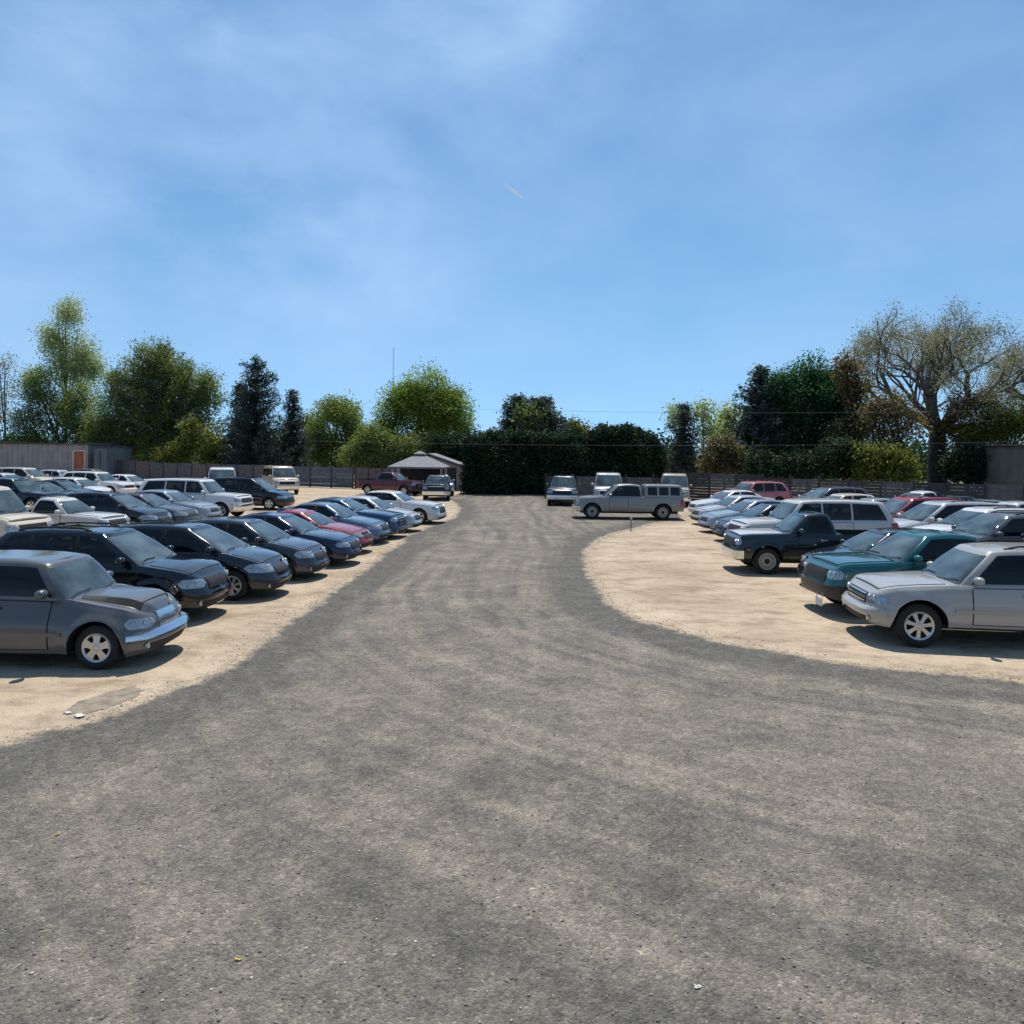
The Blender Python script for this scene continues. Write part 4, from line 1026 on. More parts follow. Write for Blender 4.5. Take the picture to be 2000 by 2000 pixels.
def tint_mat(name, stops, rough=.85, transl=None):
    m = bpy.data.materials.new(name); m.use_nodes = True; nt = m.node_tree; b = nt.nodes['Principled BSDF']
    f = node(nt, 'ShaderNodeAttribute', attribute_name='tint').outputs['Fac']
    c = ramp(nt, f, stops); nt.links.new(c, b.inputs['Base Color']); b.inputs['Roughness'].default_value = rough; b.inputs['Specular IOR Level'].default_value = .25
    if transl:
        tr = node(nt, 'ShaderNodeBsdfTranslucent'); cm = mixc(nt, 1., c, (1.25, 1.25, .6), 'MULTIPLY'); nt.links.new(cm, tr.inputs['Color'])
        ms = node(nt, 'ShaderNodeMixShader'); ms.inputs[0].default_value = transl
        nt.links.new(b.outputs[0], ms.inputs[1]); nt.links.new(tr.outputs[0], ms.inputs[2]); nt.links.new(ms.outputs[0], nt.nodes['Material Output'].inputs['Surface'])
    return m
def near_pts(n):
    y = 3.2+13*npr.rand(n)**1.7; x = npr.uniform(-.75, .75, n)*y; q = np.stack([x, y], 1); return q[inside(bd, q)]
def rim_pts(n):
    k = npr.randint(0, len(bd), n); q = bd[k]+npr.normal(0, 1, (n, 2))*(.08+.55*npr.rand(n, 1)**2.5); ok = (q[:, 1] > 5) & (q[:, 1] < 40) & (np.abs(q[:, 0]) < 14); return q[ok]
STONE = tint_mat('stone', [(0, (.12, .118, .11)), (.3, (.17, .165, .15)), (.7, (.25, .235, .205)), (.9, (.36, .34, .3)), (1, (.6, .58, .53))])
stones('loose_gravel', 14000, near_pts, STONE, .006, .026)
stones('edge_gravel', 26000, rim_pts, STONE, .007, .03)

# ------------------------------------------------------------------ fences and buildings
def wood(name, c, c2): return mat(name, c, .85, col2=c2, nscale=3.5, bump=.3, bscale=25)
W_GREY = wood('grey_boards', (.12, .117, .13), (.07, .07, .082)); W_BLUE = wood('blue_grey_boards', (.12, .135, .16), (.075, .087, .105))
W_ROSE = wood('faded_boards', (.15, .125, .13), (.09, .075, .08)); W_DARK = wood('dark_boards', (.06, .06, .066), (.035, .035, .04))
POST = wood('post_wood', (.06, .055, .055), (.03, .03, .03))
def fence(name, pts, mats, label, plank=.16, horiz=False, gap=.008, post_up=.08):
    """pts: [(x, y, top z)] the ends of each panel"""
    root = thing(name, (pts[0][0], pts[0][1], 0), 0, label, 'fence'); o = Vector((pts[0][0], pts[0][1], 0))
    for i, (a, b) in enumerate(zip(pts[:-1], pts[1:])):
        A = Vector((a[0], a[1], 0))-o; B = Vector((b[0], b[1], 0))-o; d = (B-A); ln = d.length; d.normalize(); n = Vector((-d.y, d.x, 0))
        mb = MB()
        def slab(s0, s1, z0, z1, t0, t1):
            q = [A+d*s+n*t for s, t in ((s0, t0), (s1, t0), (s1, t1), (s0, t1))]
            mb.add([(p.x, p.y, z0) for p in q]+[(p.x, p.y, z1) for p in q], [(3, 2, 1, 0), (4, 5, 6, 7), (0, 1, 5, 4), (1, 2, 6, 5), (2, 3, 7, 6), (3, 0, 4, 7)])
        ht = lambda s: a[2]+(b[2]-a[2])*s/ln
        if horiz:
            k = int(min(a[2], b[2])/plank)
            for j in range(k): slab(.06, ln-.06, .06+j*plank, .06+(j+1)*plank-gap*2, -.012+rnd.uniform(-.004, .004), .014)
        else:
            k = max(1, int((ln-.12)/plank)); w = (ln-.12)/k
            for j in range(k):
                s0 = .06+j*w; slab(s0, s0+w-gap, .05, ht(s0)+rnd.uniform(-.03, .02), -.012+rnd.uniform(-.005, .005), .014)
            for z in (.35, 1.0, min(a[2], b[2])-.3): slab(.06, ln-.06, z, z+.09, .018, .06)
        mb.obj('board_panel', mats[i % len(mats)], root)
    for i, a in enumerate(pts):
        mb = MB(); p = Vector((a[0], a[1], 0))-o; mb.box(p.x-.06, p.x+.06, p.y-.055, p.y+.065, 0, a[2]+post_up, 0, .012); mb.obj('post', POST, root)
    return root
def fpts(samples, n):
    """samples: [(px, py of top, depth)] -> n panels"""
    P = [at(*s) for s in samples]; cum = [0]
    for a, b in zip(P[:-1], P[1:]): cum.append(cum[-1]+(b-a).length)
    out = []
    for k in range(n+1):
        t = cum[-1]*k/n; out.append(tuple(np.interp(t, cum, [getattr(p, c) for p in P]) for c in 'xyz'))
    return out
fence('plank_fence', fpts([(212, 897, 78), (300, 902, 76), (300, 903, 76), (440, 907, 73), (560, 909, 71)], 12), [W_GREY, W_GREY, W_ROSE, W_GREY], 'long weathered grey plank fence behind the parked rows on the left')
fence('board_fence', fpts([(566, 910, 70.4), (690, 912, 67.5)], 3), [W_BLUE], 'blue-grey fence of wide level boards right of the cream and white van', .3, True)
fence('faded_fence', fpts([(694, 913, 67.4), (772, 915, 66.5)], 3), [W_ROSE], 'faded pinkish plank fence beside the dark red pickup')
fence('low_fence', fpts([(1066, 927, 57), (1180, 929, 56.5), (1330, 930, 55.5)], 5), [W_DARK, W_GREY], 'low dark fence at the foot of the clipped hedge behind the parked vans', .2, True)
fence('dark_fence', fpts([(1336, 922, 55), (1440, 926, 53), (1640, 935, 49), (1800, 941, 46), (2080, 950, 42)], 12), [W_DARK, W_GREY, W_DARK], 'long dark plank fence along the back of the right rows', .2, True)

CORR = mat('grey_siding', (.28, .272, .28), .7, col2=(.2, .197, .205), nscale=1.2); ORANGE = mat('orange_door', (.34, .10, .04), .6, col2=(.22, .07, .035), nscale=2)
TRIM = mat('pale_trim', (.5, .44, .38), .6); TAR = mat('dark_roofing', (.05, .05, .055), .8, noise=.3, nscale=5)
# grey building, far left
A = at(-120, 866, 79); B = at(172, 869, 76); zt = B.z
root = thing('warehouse', (B.x, B.y, 0), 0, 'long low grey building with an orange door at far left', 'building')
w = B.x-A.x
mb = MB(); mb.box(-w, 0, 0, 9, 0, zt)
for k in range(int(w/.5)): mb.box(-w+.5*k+.02, -w+.5*k+.07, -.025, 0, .02, zt-.02)
mb.obj('wall', CORR, root)
mb = MB(); mb.box(-w-.2, .15, -.2, 9.2, zt, zt+.14, 0, .02); mb.obj('roof', TAR, root)
d0, d1 = at(145, 880, 76).x-B.x, at(165, 880, 76).x-B.x
mb = MB(); mb.box(d0, d1, -.06, -.026, 0, 2.95); mb.box(d0+.12, d1-.12, -.075, -.06, .3, 1.3); mb.box(d0+.12, d1-.12, -.075, -.06, 1.5, 2.75); dr = mb.obj('door', ORANGE, root)
mb = MB(); mb.box(d0-.12, d0, -.07, -.026, 0, 3.07); mb.box(d1, d1+.12, -.07, -.026, 0, 3.07); mb.box(d0, d1, -.07, -.026, 2.95, 3.07); mb.obj('frame', TRIM, dr)
mb = MB(); mb.box(d1-.1, d1-.06, -.1, -.076, 1.05, 1.2, 0, .005); mb.obj('handle', CHROME, dr)
# storage container beside it
A = at(184, 876, 75.5); B = at(208, 878, 75.5)
root = thing('storage_container', (A.x, A.y, 0), 0, 'narrow blue-grey steel container between the grey building and the plank fence', 'container')
mb = MB(); ww = B.x-A.x; mb.box(0, ww, 0, 5, .1, A.z)
for k in range(6): mb.box(ww*(k+.3)/6, ww*(k+.7)/6, -.03, 0, .2, A.z-.1)
mb.obj('body', mat('container_steel', (.12, .16, .19), .6, noise=.3, nscale=2), root)
mb = MB(); mb.box(ww/2-.02, ww/2+.02, -.08, -.031, .3, A.z-.3); mb.obj('lock_bar', DARK, root)
# barn, far right
A = at(2050, 955, 58); zt = at(1960, 872, 62).z; B = A; C_ = at(2250, 872, 58)
root = thing('barn', (A.x, 58, 0), 0, 'plain grey-brown barn wall at the right picture edge', 'building')
x1 = B.x-A.x; x2 = C_.x-A.x
mb = MB(); P = [(0, 0), (x2, 0), (x2, zt), (0, zt)]
mb.add([(x, 0, z) for x, z in P]+[(x, 8.2, z) for x, z in P], [(0, 1, 2, 3), (7, 6, 5, 4), (0, 4, 5, 1), (1, 5, 6, 2), (3, 7, 4, 0)])
for k in range(int(x2/.3)): mb.box(.3*k+.27, .3*k+.3, -.02, 0, .05, zt-.05)
for k in range(26): mb.box(-.02, 0, .3*k+.27, .3*k+.3, .05, zt-.05)
BARN = mat('barn_boards', (.23, .205, .185), .85, col2=(.16, .145, .13), nscale=.8, bump=.3, bscale=8); mb.obj('wall', BARN, root)
mb = MB(); mb.box(-.25, x2+.2, -.25, 8.5, zt, zt+.16, 0, .03); mb.obj('roof', TAR, root)
# pavilion with a hipped roof and vent cap
Y = 60; c = at(813, 912, Y); l = at(757, 912, Y); r_ = at(871, 912, Y); pk = at(813, 889, Y).z; ez = c.z; hw = (r_.x-l.x)/2
SHING = mat('pale_roofing', (.23, .225, .24), .8, col2=(.16, .155, .17), nscale=4)
root = thing('pavilion', (c.x, Y+hw, 0), 0, 'open pavilion with a pale hipped roof and a small vent cap on top', 'pavilion')
mb = MB(); e = .35
lo = [(-hw, -hw, ez), (hw, -hw, ez), (hw, hw, ez), (-hw, hw, ez)]; hi = [(-e, -e, pk), (e, -e, pk), (e, e, pk), (-e, e, pk)]; lo2 = [(x, y, z-.14) for x, y, z in lo]
mb.add(lo+hi+lo2, [(0, 1, 5, 4), (1, 2, 6, 5), (2, 3, 7, 6), (3, 0, 4, 7), (4, 5, 6, 7), (8, 9, 1, 0), (9, 10, 2, 1), (10, 11, 3, 2), (11, 8, 0, 3), (11, 10, 9, 8)])
rf = mb.obj('roof', SHING, root)
mb = MB(); mb.add([(-.5, -.5, pk+.1), (.5, -.5, pk+.1), (.5, .5, pk+.1), (-.5, .5, pk+.1), (-.08, -.08, pk+.34), (.08, -.08, pk+.34), (.08, .08, pk+.34), (-.08, .08, pk+.34)], [(3, 2, 1, 0), (0, 1, 5, 4), (1, 2, 6, 5), (2, 3, 7, 6), (3, 0, 4, 7), (4, 5, 6, 7)])
mb.box(-.32, .32, -.32, .32, pk-.05, pk+.1); mb.obj('vent_cap', SHING, rf)
for sx in (-1, 1):
    for sy in (-1, 1):
        mb = MB(); mb.box(sx*(hw-.35)-.07, sx*(hw-.35)+.07, sy*(hw-.35)-.07, sy*(hw-.35)+.07, 0, ez-.14, 0, .01); mb.obj('post', TRIM, root)
mb = MB(); mb.box(-hw+.45, hw-.45, hw-.5, hw-.42, 0, ez-.16); mb.obj('shade_panel', W_DARK, root)  # added dark panel standing in for the shade under the pavilion roof
# garage behind it
Y = 66.5; pk = at(838, 888, Y); e = at(912, 914, Y); hw = e.x-pk.x
root = thing('garage', (pk.x, Y, 0), 0, 'small gabled garage with pale siding behind the pavilion', 'building')
SID = mat('pale_siding', (.4, .38, .39), .75, col2=(.3, .285, .3), nscale=3)
mb = MB(); w = hw-.25; ez = e.z; P = [(-w, 0), (w, 0), (w, ez), (0, pk.z-.1), (-w, ez)]
mb.add([(x, 0, z) for x, z in P]+[(x, 6, z) for x, z in P], [(0, 1, 2, 3, 4), (9, 8, 7, 6, 5), (1, 6, 7, 2), (5, 0, 4, 9)])
for k in range(int(ez/.22)): mb.box(-w, w, -.02, 0, .03+.22*k, .03+.22*k+.03)
mb.obj('wall', SID, root)
mb = MB()
for sg in (-1, 1):
    q = [(0, -.3, pk.z), (sg*hw, -.3, ez), (sg*hw, 6.3, ez), (0, 6.3, pk.z)]
    mb.add(q+[(x, y, z+.12) for x, y, z in q], [(0, 1, 2, 3), (7, 6, 5, 4), (0, 4, 5, 1), (1, 5, 6, 2), (2, 6, 7, 3)])
mb.obj('roof', SHING, root)
for x in (.9, 2.0):
    mb = MB(); mb.box(x-.42, x+.42, -.05, -.021, .02, 2.0); dr = mb.obj('door', mat('dark_door', (.03, .03, .04), .6), root)
    mb = MB(); mb.box(x-.5, x-.42, -.06, -.021, .02, 2.08); mb.box(x+.42, x+.5, -.06, -.021, .02, 2.08); mb.box(x-.42, x+.42, -.06, -.021, 2.0, 2.08); mb.obj('frame', TRIM, dr)

# ------------------------------------------------------------------ trees
def leaf_quads(C, n_per, spread, size, aspect=.62, flat=0., tint=None, jit=.1):
    """C (k,3) cluster centres -> quads"""
    k = len(C); n = k*n_per
    cen = np.repeat(C, n_per, 0)+npr.normal(0, 1, (n, 3))*np.asarray(spread)
    a = npr.normal(0, 1, (n, 3)); a /= np.linalg.norm(a, axis=1, keepdims=True); a[:, 2] *= (1-flat); 
    b = npr.normal(0, 1, (n, 3)); b -= a*(np.sum(a*b, 1)/np.sum(a*a, 1))[:, None]; b /= np.linalg.norm(b, axis=1, keepdims=True)
    s = size*npr.uniform(.6, 1.4, (n, 1))
    V = np.stack([cen-a*s*.5, cen-b*s*aspect*.5, cen+a*s*.5, cen+b*s*aspect*.5], 1)
    t = np.repeat(tint if tint is not None else npr.rand(k), n_per)+npr.normal(0, jit, n)
    return V, np.clip(t, 0, 1)
LEAF = {
 'lime': tint_mat('lime_leaves', [(0, (.11, .165, .025)), (.5, (.19, .26, .045)), (1, (.30, .36, .09))], .6, .55),
 'pale': tint_mat('pale_leaves', [(0, (.2, .25, .11)), (.5, (.33, .39, .2)), (1, (.46, .5, .32))], .6, .55),
 'olive': tint_mat('olive_leaves', [(0, (.09, .13, .048)), (.5, (.165, .215, .085)), (1, (.27, .305, .135))], .65, .55),
 'dark': tint_mat('dark_leaves', [(0, (.012, .028, .015)), (.6, (.03, .06, .026)), (1, (.06, .10, .04))], .6, .35),
 'green': tint_mat('green_leaves', [(0, (.012, .045, .026)), (.5, (.03, .095, .048)), (1, (.075, .18, .085))], .6, .5),
 'needle': tint_mat('needles', [(0, (.018, .028, .028)), (.6, (.045, .065, .062)), (1, (.13, .155, .145))], .7, .25),
 'hedge': tint_mat('hedge_leaves', [(0, (.008, .018, .011)), (.6, (.02, .042, .02)), (1, (.045, .085, .035))], .7, .2),
 'rust': tint_mat('rust_leaves', [(0, (.075, .066, .04)), (.5, (.135, .115, .068)), (1, (.22, .175, .105))], .65, .5),
 'bud': tint_mat('buds', [(0, (.15, .148, .125)), (.5, (.25, .245, .205)), (1, (.37, .36, .3))], .7, .4),
 'yellow': tint_mat('yellow_leaves', [(0, (.075, .092, .02)), (.5, (.135, .15, .038)), (1, (.21, .215, .065))], .6, .52),
}
BARK = mat('bark', (.085, .07, .06), .9, col2=(.04, .034, .03), nscale=6, bump=.5, bscale=18)
BARK_D = mat('dark_bark', (.035, .03, .027), .9, noise=.4, nscale=6)
BARK_G = mat('grey_bark', (.16, .145, .13), .9, col2=(.06, .054, .05), nscale=2)
def scatter_lobes(lobes, Y, base, n, shell=.6, depth=.8):
    """lobes [(px, py, rx, ry)] -> cluster centres local to base"""
    sub = []
    for (px, py, rx, ry) in lobes:
        for _ in range(9):
            a = rnd.random()*6.28; q = rnd.uniform(.1, .58); f = rnd.uniform(.42, .7); sub.append((px+math.cos(a)*rx*q, py+math.sin(a)*ry*q, rx*f, ry*f))
    lobes = sub
    k = FPX/Y; C = []; tot = sum(l[2]*l[3] for l in lobes); T = []
    for (px, py, rx, ry) in lobes:
        c = at(px, py, Y)-base; m = max(3, int(n*rx*ry/tot))
        d = npr.normal(0, 1, (m, 3)); d /= np.linalg.norm(d, axis=1, keepdims=True)
        r_ = np.where(npr.rand(m) < shell, npr.uniform(.75, 1.05, m), npr.rand(m)**(1/3))
        # ragged outline: some rays reach out, some fall short
        r_ *= 1+npr.normal(0, .06, m)
        C.append(np.array(c)+d*r_[:, None]*np.array([rx/k, rx/k*depth, ry/k])); T.append(npr.rand(m))
    return np.concatenate(C), np.concatenate(T)
def tree(name, label, Y, base_px, lobes, leaf, n=420, per=48, spread=.38, size=.22, trunk=.2, bark=BARK, group='trees beyond the fences', tint_gain=.0, depth=.8, shell=.6, flat=0., limbs=True, aspect=.55):
    b = at(base_px, 900, Y); base = Vector((b.x, Y, 0)); root = thing(name, base, 0, label, 'tree', group)
    C, T = scatter_lobes(lobes, Y, base, n, shell, depth); C[:, 2] = np.maximum(C[:, 2], .25)
    V, t = leaf_quads(C, per, spread, size, aspect, flat, T)
    link('crown', mesh_quads(name+'_crown', V, LEAF[leaf], t), root)
    mb = MB(); top = max(lobes, key=lambda l: -l[1]); tp = at(top[0], top[1], Y)-base
    H = tp.z; pts = [(0, 0, -.05), (rnd.uniform(-.15, .15), rnd.uniform(-.1, .1), H*.35), (tp.x*.5, 0, H*.65), (tp.x, 0, H)]
    mb.tube(pts, [trunk, trunk*.75, trunk*.5, trunk*.12], 8)
    if limbs:
        for (px, py, rx, ry) in lobes:
            q = at(px, py, Y)-base; z0 = max(.4, min(q.z*.55, H*.6))
            for _ in range(4):
                e = q+Vector((rnd.uniform(-.7, .7)*rx*Y/FPX, rnd.uniform(-.6, .6)*rx*Y/FPX, rnd.uniform(-.2, .75)*ry*Y/FPX)); st = Vector((tp.x*.3*z0/H, 0, z0*rnd.uniform(.7, 1.1)))
                md = st.lerp(e, .5)+Vector((0, 0, -.06*(e-st).length)); mb.tube([st, md, e], [trunk*.35, trunk*.2, .02], 5)
    mb.obj('trunk', bark, root, smooth=True)
    return root
def conifer(name, label, Y, base_px, top_px, halfw_px, leaf='needle', n_lv=26, base_frac=.06, tilt=.25, per=16, power=.75, size=.3, group='evergreens beyond the fences', spiky=1., lean=0, dens=1.):
    b = at(base_px, 900, Y); base = Vector((b.x, Y, 0)); tp = at(base_px+lean, top_px, Y)-base; H = tp.z; Rr = halfw_px*Y/FPX
    root = thing(name, base, 0, label, 'evergreen', group); mb = MB(); C = []; T = []
    mb.tube([(0, 0, -.05), (tp.x*.5, 0, H*.5), (tp.x, 0, H)], [.022*H+.05, .014*H, .015], 7)
    for i in range(n_lv):
        f = base_frac+(1-base_frac)*min(.985, (i+rnd.uniform(-.45, .45))/n_lv); z = H*f; r0 = Rr*(1-f)**power*rnd.uniform(.72, 1.15)+.12
        m = int((7+5*(1-f))*dens)
        for j in range(m):
            a = 2*math.pi*(j+rnd.random())/m; L = r0*rnd.uniform(1-.55*spiky, 1+.22*spiky)
            dx, dy = math.cos(a)*L, math.sin(a)*L; up = L*tilt*rnd.uniform(.4, 1.5)
            st = Vector((tp.x*f, 0, z)); e = st+Vector((dx, dy, up)); mb.tube([st, e], [.03+.01*L, .008], 4, cap=False)
            k = max(2, int(L/.42)+1); tt = rnd.random()
            for q in range(k):
                g = (q+.7)/k; p = st.lerp(e, g); C.append((p.x, p.y, p.z-.12*L*g*(1-g))); T.append(tt*.6+.3*g)
    V, t = leaf_quads(np.array(C), per, (.19, .19, .2), size, .32, .1, np.array(T), .12)
    link('crown', mesh_quads(name+'_crown', V, LEAF[leaf], t), root); mb.obj('trunk', BARK_D, root, smooth=True)
    return root

# left to right
tree('bare_tree', 'thin twiggy tan tree cut by the left picture edge', 92, 8, [(6, 760, 34, 60), (10, 705, 20, 28), (-10, 830, 40, 40)], 'bud', 210, 12, .5, .22, .14, BARK_G)
tree('poplar_tree', 'tall pale green poplar with an airy pointed top at far left', 96, 128, [(128, 618, 30, 40), (110, 665, 38, 42), (160, 690, 34, 38), (130, 720, 60, 40), (70, 735, 28, 26), (186, 720, 22, 32)], 'pale', 620, 34, .5, .22, .26)
tree('broadleaf_tree', 'dark-trunked green tree filling the space under the tall pale poplar', 92, 122, [(75, 765, 44, 42), (140, 800, 60, 62), (60, 830, 46, 44), (150, 860, 65, 45), (40, 870, 50, 34), (195, 860, 50, 44)], 'olive', 800, 52, .46, .22, .3, BARK_D)
tree('broadleaf_tree', 'big dark olive tree with a bristly rounded top left of the black conifer', 86, 320, [(305, 712, 62, 44), (245, 755, 66, 55), (360, 755, 64, 55), (405, 760, 36, 40), (305, 800, 110, 60), (215, 820, 60, 60), (400, 810, 40, 46), (260, 865, 90, 48), (350, 865, 70, 46)], 'olive', 1500, 50, .42, .22, .3, BARK_D)
conifer('scots_pine', 'bristly dark pine standing inside the big dark olive tree', 87, 318, 672, 92, 'needle', 22, .3, .55, 12, .55, .34, spiky=1.3)
tree('shrub_tree', 'low yellow-green bush above the plank fence left of the black conifer', 80, 400, [(375, 850, 30, 36), (412, 872, 34, 34), (345, 882, 34, 24), (440, 895, 24, 14), (320, 895, 26, 16)], 'yellow', 230, 26, .4, .3, .1)
conifer('spruce_tree', 'tall black-green conifer with ragged branch tips left of the round lime tree', 78, 500, 700, 74, 'needle', 34, .03, .34, 22, .5, .3, spiky=1.1, dens=.62)
conifer('spruce_tree', 'slimmer dark conifer just right of the tall black-green conifer', 81, 572, 764, 44, 'needle', 28, .05, .34, 20, .6, .3, dens=.6)
conifer('spruce_tree', 'third ragged dark conifer tucked close to the left of the tall black-green conifer', 82, 470, 745, 40, 'needle', 18, .04, .2, 18, .5, .34, spiky=1.1)
tree('birch_tree', 'olive and yellow tree between the dark conifers and the round lime tree', 88, 650, [(660, 808, 42, 30), (625, 850, 42, 42), (690, 860, 38, 45), (650, 885, 55, 28)], 'olive', 470, 48, .42, .22, .16)
tree('lime_tree', 'young yellow-green tree top rising behind the olive tree', 95, 655, [(650, 805, 40, 26), (680, 820, 34, 30), (610, 830, 26, 24)], 'lime', 230, 24, .45, .32, .16)
tree('lime_tree', 'large round bright green tree behind the pavilion', 82, 828, [(815, 765, 58, 40), (770, 795, 45, 45), (868, 790, 50, 48), (820, 810, 90, 50), (905, 830, 26, 40), (760, 850, 40, 42), (850, 860, 75, 45)], 'lime', 980, 50, .42, .22, .28)
tree('broadleaf_tree', 'dull olive tree below the large round bright green tree', 77, 745, [(720, 865, 36, 40), (765, 880, 40, 32), (690, 890, 30, 26), (805, 880, 40, 30)], 'olive', 420, 48, .4, .22, .18)
conifer('spruce_tree', 'group of dark conifer tips behind the clipped hedge, left stem', 74, 1012, 775, 62, 'needle', 24, .1, .3, 22, .42, .34)
conifer('spruce_tree', 'group of dark conifer tips behind the clipped hedge, right stem', 74, 1060, 777, 66, 'needle', 24, .1, .3, 22, .42, .34)
tree('shrub_tree', 'dark green shrub mass rising behind the garage left of the hedge', 75, 905, [(895, 868, 36, 26), (925, 866, 30, 22), (905, 905, 44, 36), (850, 872, 30, 22)], 'dark', 330, 44, .38, .24, .14)
tree('shrub_tree', 'grey-green tree between the two dark conifer tips over the hedge', 73, 1036, [(1036, 822, 38, 32), (1030, 860, 55, 32)], 'olive', 230, 26, .4, .3, .14)
tree('shrub_tree', 'small yellow tree top peeping over the hedge', 90, 1115, [(1115, 838, 26, 16), (1140, 846, 22, 12)], 'yellow', 90, 24, .4, .3, .14)
conifer('spruce_tree', 'slender grey-green conifer right of the clipped hedge', 72, 1336, 786, 44, 'needle', 28, .04, .3, 18, .45, .3, dens=.55)
tree('birch_tree', 'pale airy tree behind the slender conifer', 92, 1375, [(1372, 812, 26, 30), (1385, 850, 24, 30), (1318, 815, 20, 28)], 'pale', 170, 20, .5, .3, .16)
tree('birch_tree', 'small pale round treetop left of the dark round pine', 96, 1425, [(1424, 812, 28, 22), (1412, 845, 26, 26)], 'pale', 150, 20, .5, .3, .16)
tree('shrub_tree', 'brown-olive thicket above the dark fence right of the slender conifer', 64, 1415, [(1410, 890, 32, 36), (1445, 905, 30, 28), (1385, 912, 24, 22)], 'rust', 260, 26, .36, .28, .12)
conifer('scots_pine', 'spiky dark pine on the left flank of the dark round tree', 70, 1470, 716, 74, 'needle', 20, .12, .3, 18, .6, .36, spiky=1.1, lean=16)
tree('oak_tree', 'large dense dark green tree with a rounded top left of the bare oak', 71, 1580, [(1585, 735, 62, 44), (1530, 765, 56, 48), (1635, 775, 48, 50), (1570, 800, 105, 60), (1500, 840, 70, 60), (1590, 860, 95, 65), (1520, 890, 85, 50), (1610, 900, 70, 45)], 'green', 1750, 50, .4, .22, .32, BARK_D)
tree('oak_tree', 'rust-brown budding tree right of the dense dark green tree', 68, 1660, [(1650, 725, 34, 32), (1672, 770, 28, 40), (1650, 850, 40, 45), (1690, 830, 40, 40)], 'rust', 330, 24, .4, .28, .2)
tree('oak_tree', 'low rust-brown tree with a thin trunk in front of the bare oak', 64, 1755, [(1750, 800, 50, 34), (1715, 820, 45, 34), (1780, 825, 32, 32), (1735, 850, 46, 30)], 'rust', 330, 16, .42, .26, .12)
tree('shrub_tree', 'bright yellow-green bush above the dark fence below the rust-brown tree', 60, 1730, [(1700, 916, 40, 20), (1760, 912, 34, 28), (1735, 896, 26, 28), (1690, 890, 22, 22)], 'yellow', 260, 26, .36, .28, .1)
tree('shrub_tree', 'dark thicket left of the bright yellow-green bush', 63, 1650, [(1640, 900, 40, 40), (1680, 915, 28, 26)], 'dark', 280, 26, .38, .3, .12)
tree('shrub_tree', 'near-black scrub behind the dark fence below the dense dark green tree', 61, 1560, [(1480, 905, 30, 26), (1520, 915, 34, 18), (1570, 910, 40, 22), (1620, 900, 30, 30), (1650, 880, 24, 30)], 'hedge', 400, 40, .36, .24, .1)
tree('shrub_tree', 'dark undergrowth between the bare oak and the barn', 66.5, 1890, [(1865, 915, 26, 32), (1892, 905, 24, 44), (1912, 915, 20, 34)], 'hedge', 330, 26, .38, .3, .12)
tree('lime_tree', 'yellow-green tree above the barn at the right picture edge', 70, 1960, [(1950, 835, 44, 42), (1995, 820, 46, 46), (1905, 860, 34, 34)], 'yellow', 420, 36, .42, .22, .2)
tree('oak_tree', 'rust-tinged tree between the bare oak and the barn', 72, 1890, [(1880, 800, 38, 34), (1925, 790, 36, 34), (1875, 850, 36, 34)], 'rust', 220, 18, .45, .28, .2)

def bare_oak(label, Y, base_px, top_px, halfw_px, seed, levels=6, limbs=None):
    rr = random.Random(seed)
    b = at(base_px, 900, Y); base = Vector((b.x, Y, 0)); H = (at(base_px, top_px, Y)-base).z; Rw = halfw_px*Y/FPX
    root = thing('bare_oak', base, 0, label, 'tree', 'trees beyond the fences'); mb = MB(); tips = []
    cz = H*.62
    def inside_env(p): return (p.x/Rw)**2+(p.y/(Rw*.85))**2+((p.z-cz)/(H*.36))**2 < .88
    def grow(p, d, L, r_, lv):
        pts = [p]; rad = [r_]; q = p.copy(); dd = d.copy(); ns = 4 if lv < 4 else 3
        for i in range(ns):
            dd = (dd+Vector((rr.gauss(0, .16), rr.gauss(0, .16), rr.gauss(.05, .12)))).normalized(); q = q+dd*L/ns
            pts.append(q.copy()); rad.append(r_*(1-.3*(i+1)/ns))
        mb.tube(pts, rad, 7 if lv < 2 else (5 if lv < 3 else 3), cap=False)
        if lv >= levels or not inside_env(q): tips.extend(pts[1:]); return
        if lv >= levels-1: tips.append(pts[-1])
        m = 3 if lv < 4 else 2
        for k in range(m+ (1 if rr.random() < .35 else 0)):
            i = ns if k < 2 else rr.randint(2, ns-1)
            ax = Vector((rr.gauss(0, 1), rr.gauss(0, 1), rr.gauss(0, 1))); ax = (ax-dd*ax.dot(dd)).normalized()
            sp = rr.uniform(.45, .9); nd = (dd*math.cos(sp)+ax*math.sin(sp)); nd.z += .12; nd.normalize()
            grow(pts[i], nd, L*rr.uniform(.62, .82), rad[i]*rr.uniform(.5, .74), lv+1)
    tr = .043*H
    tb = MB(); tb.tube([(0, 0, -.1), (.05, 0, .5), (0, 0, H*.16), (.03, 0, H*.36)], [tr*1.5, tr*1.12, tr, tr*.9], 12); tb.obj('trunk', BARK_D, root, smooth=True)
    fork = Vector((.03, 0, H*.33))
    for (ax, ay, az, L, k) in limbs:
        d = Vector((ax, ay, az)).normalized(); grow(fork-Vector((0, 0, H*.03*rr.random())), d, L*H, tr*k, 1)
    mb.obj('branches', BARK_G, root, smooth=True)
    C = np.array([tuple(t) for t in tips]); 
    V, t = leaf_quads(C, 26, .42, .15, .6, 0, None)
    link('crown', mesh_quads('oak_buds', V, LEAF['bud'], t), root)
    return root
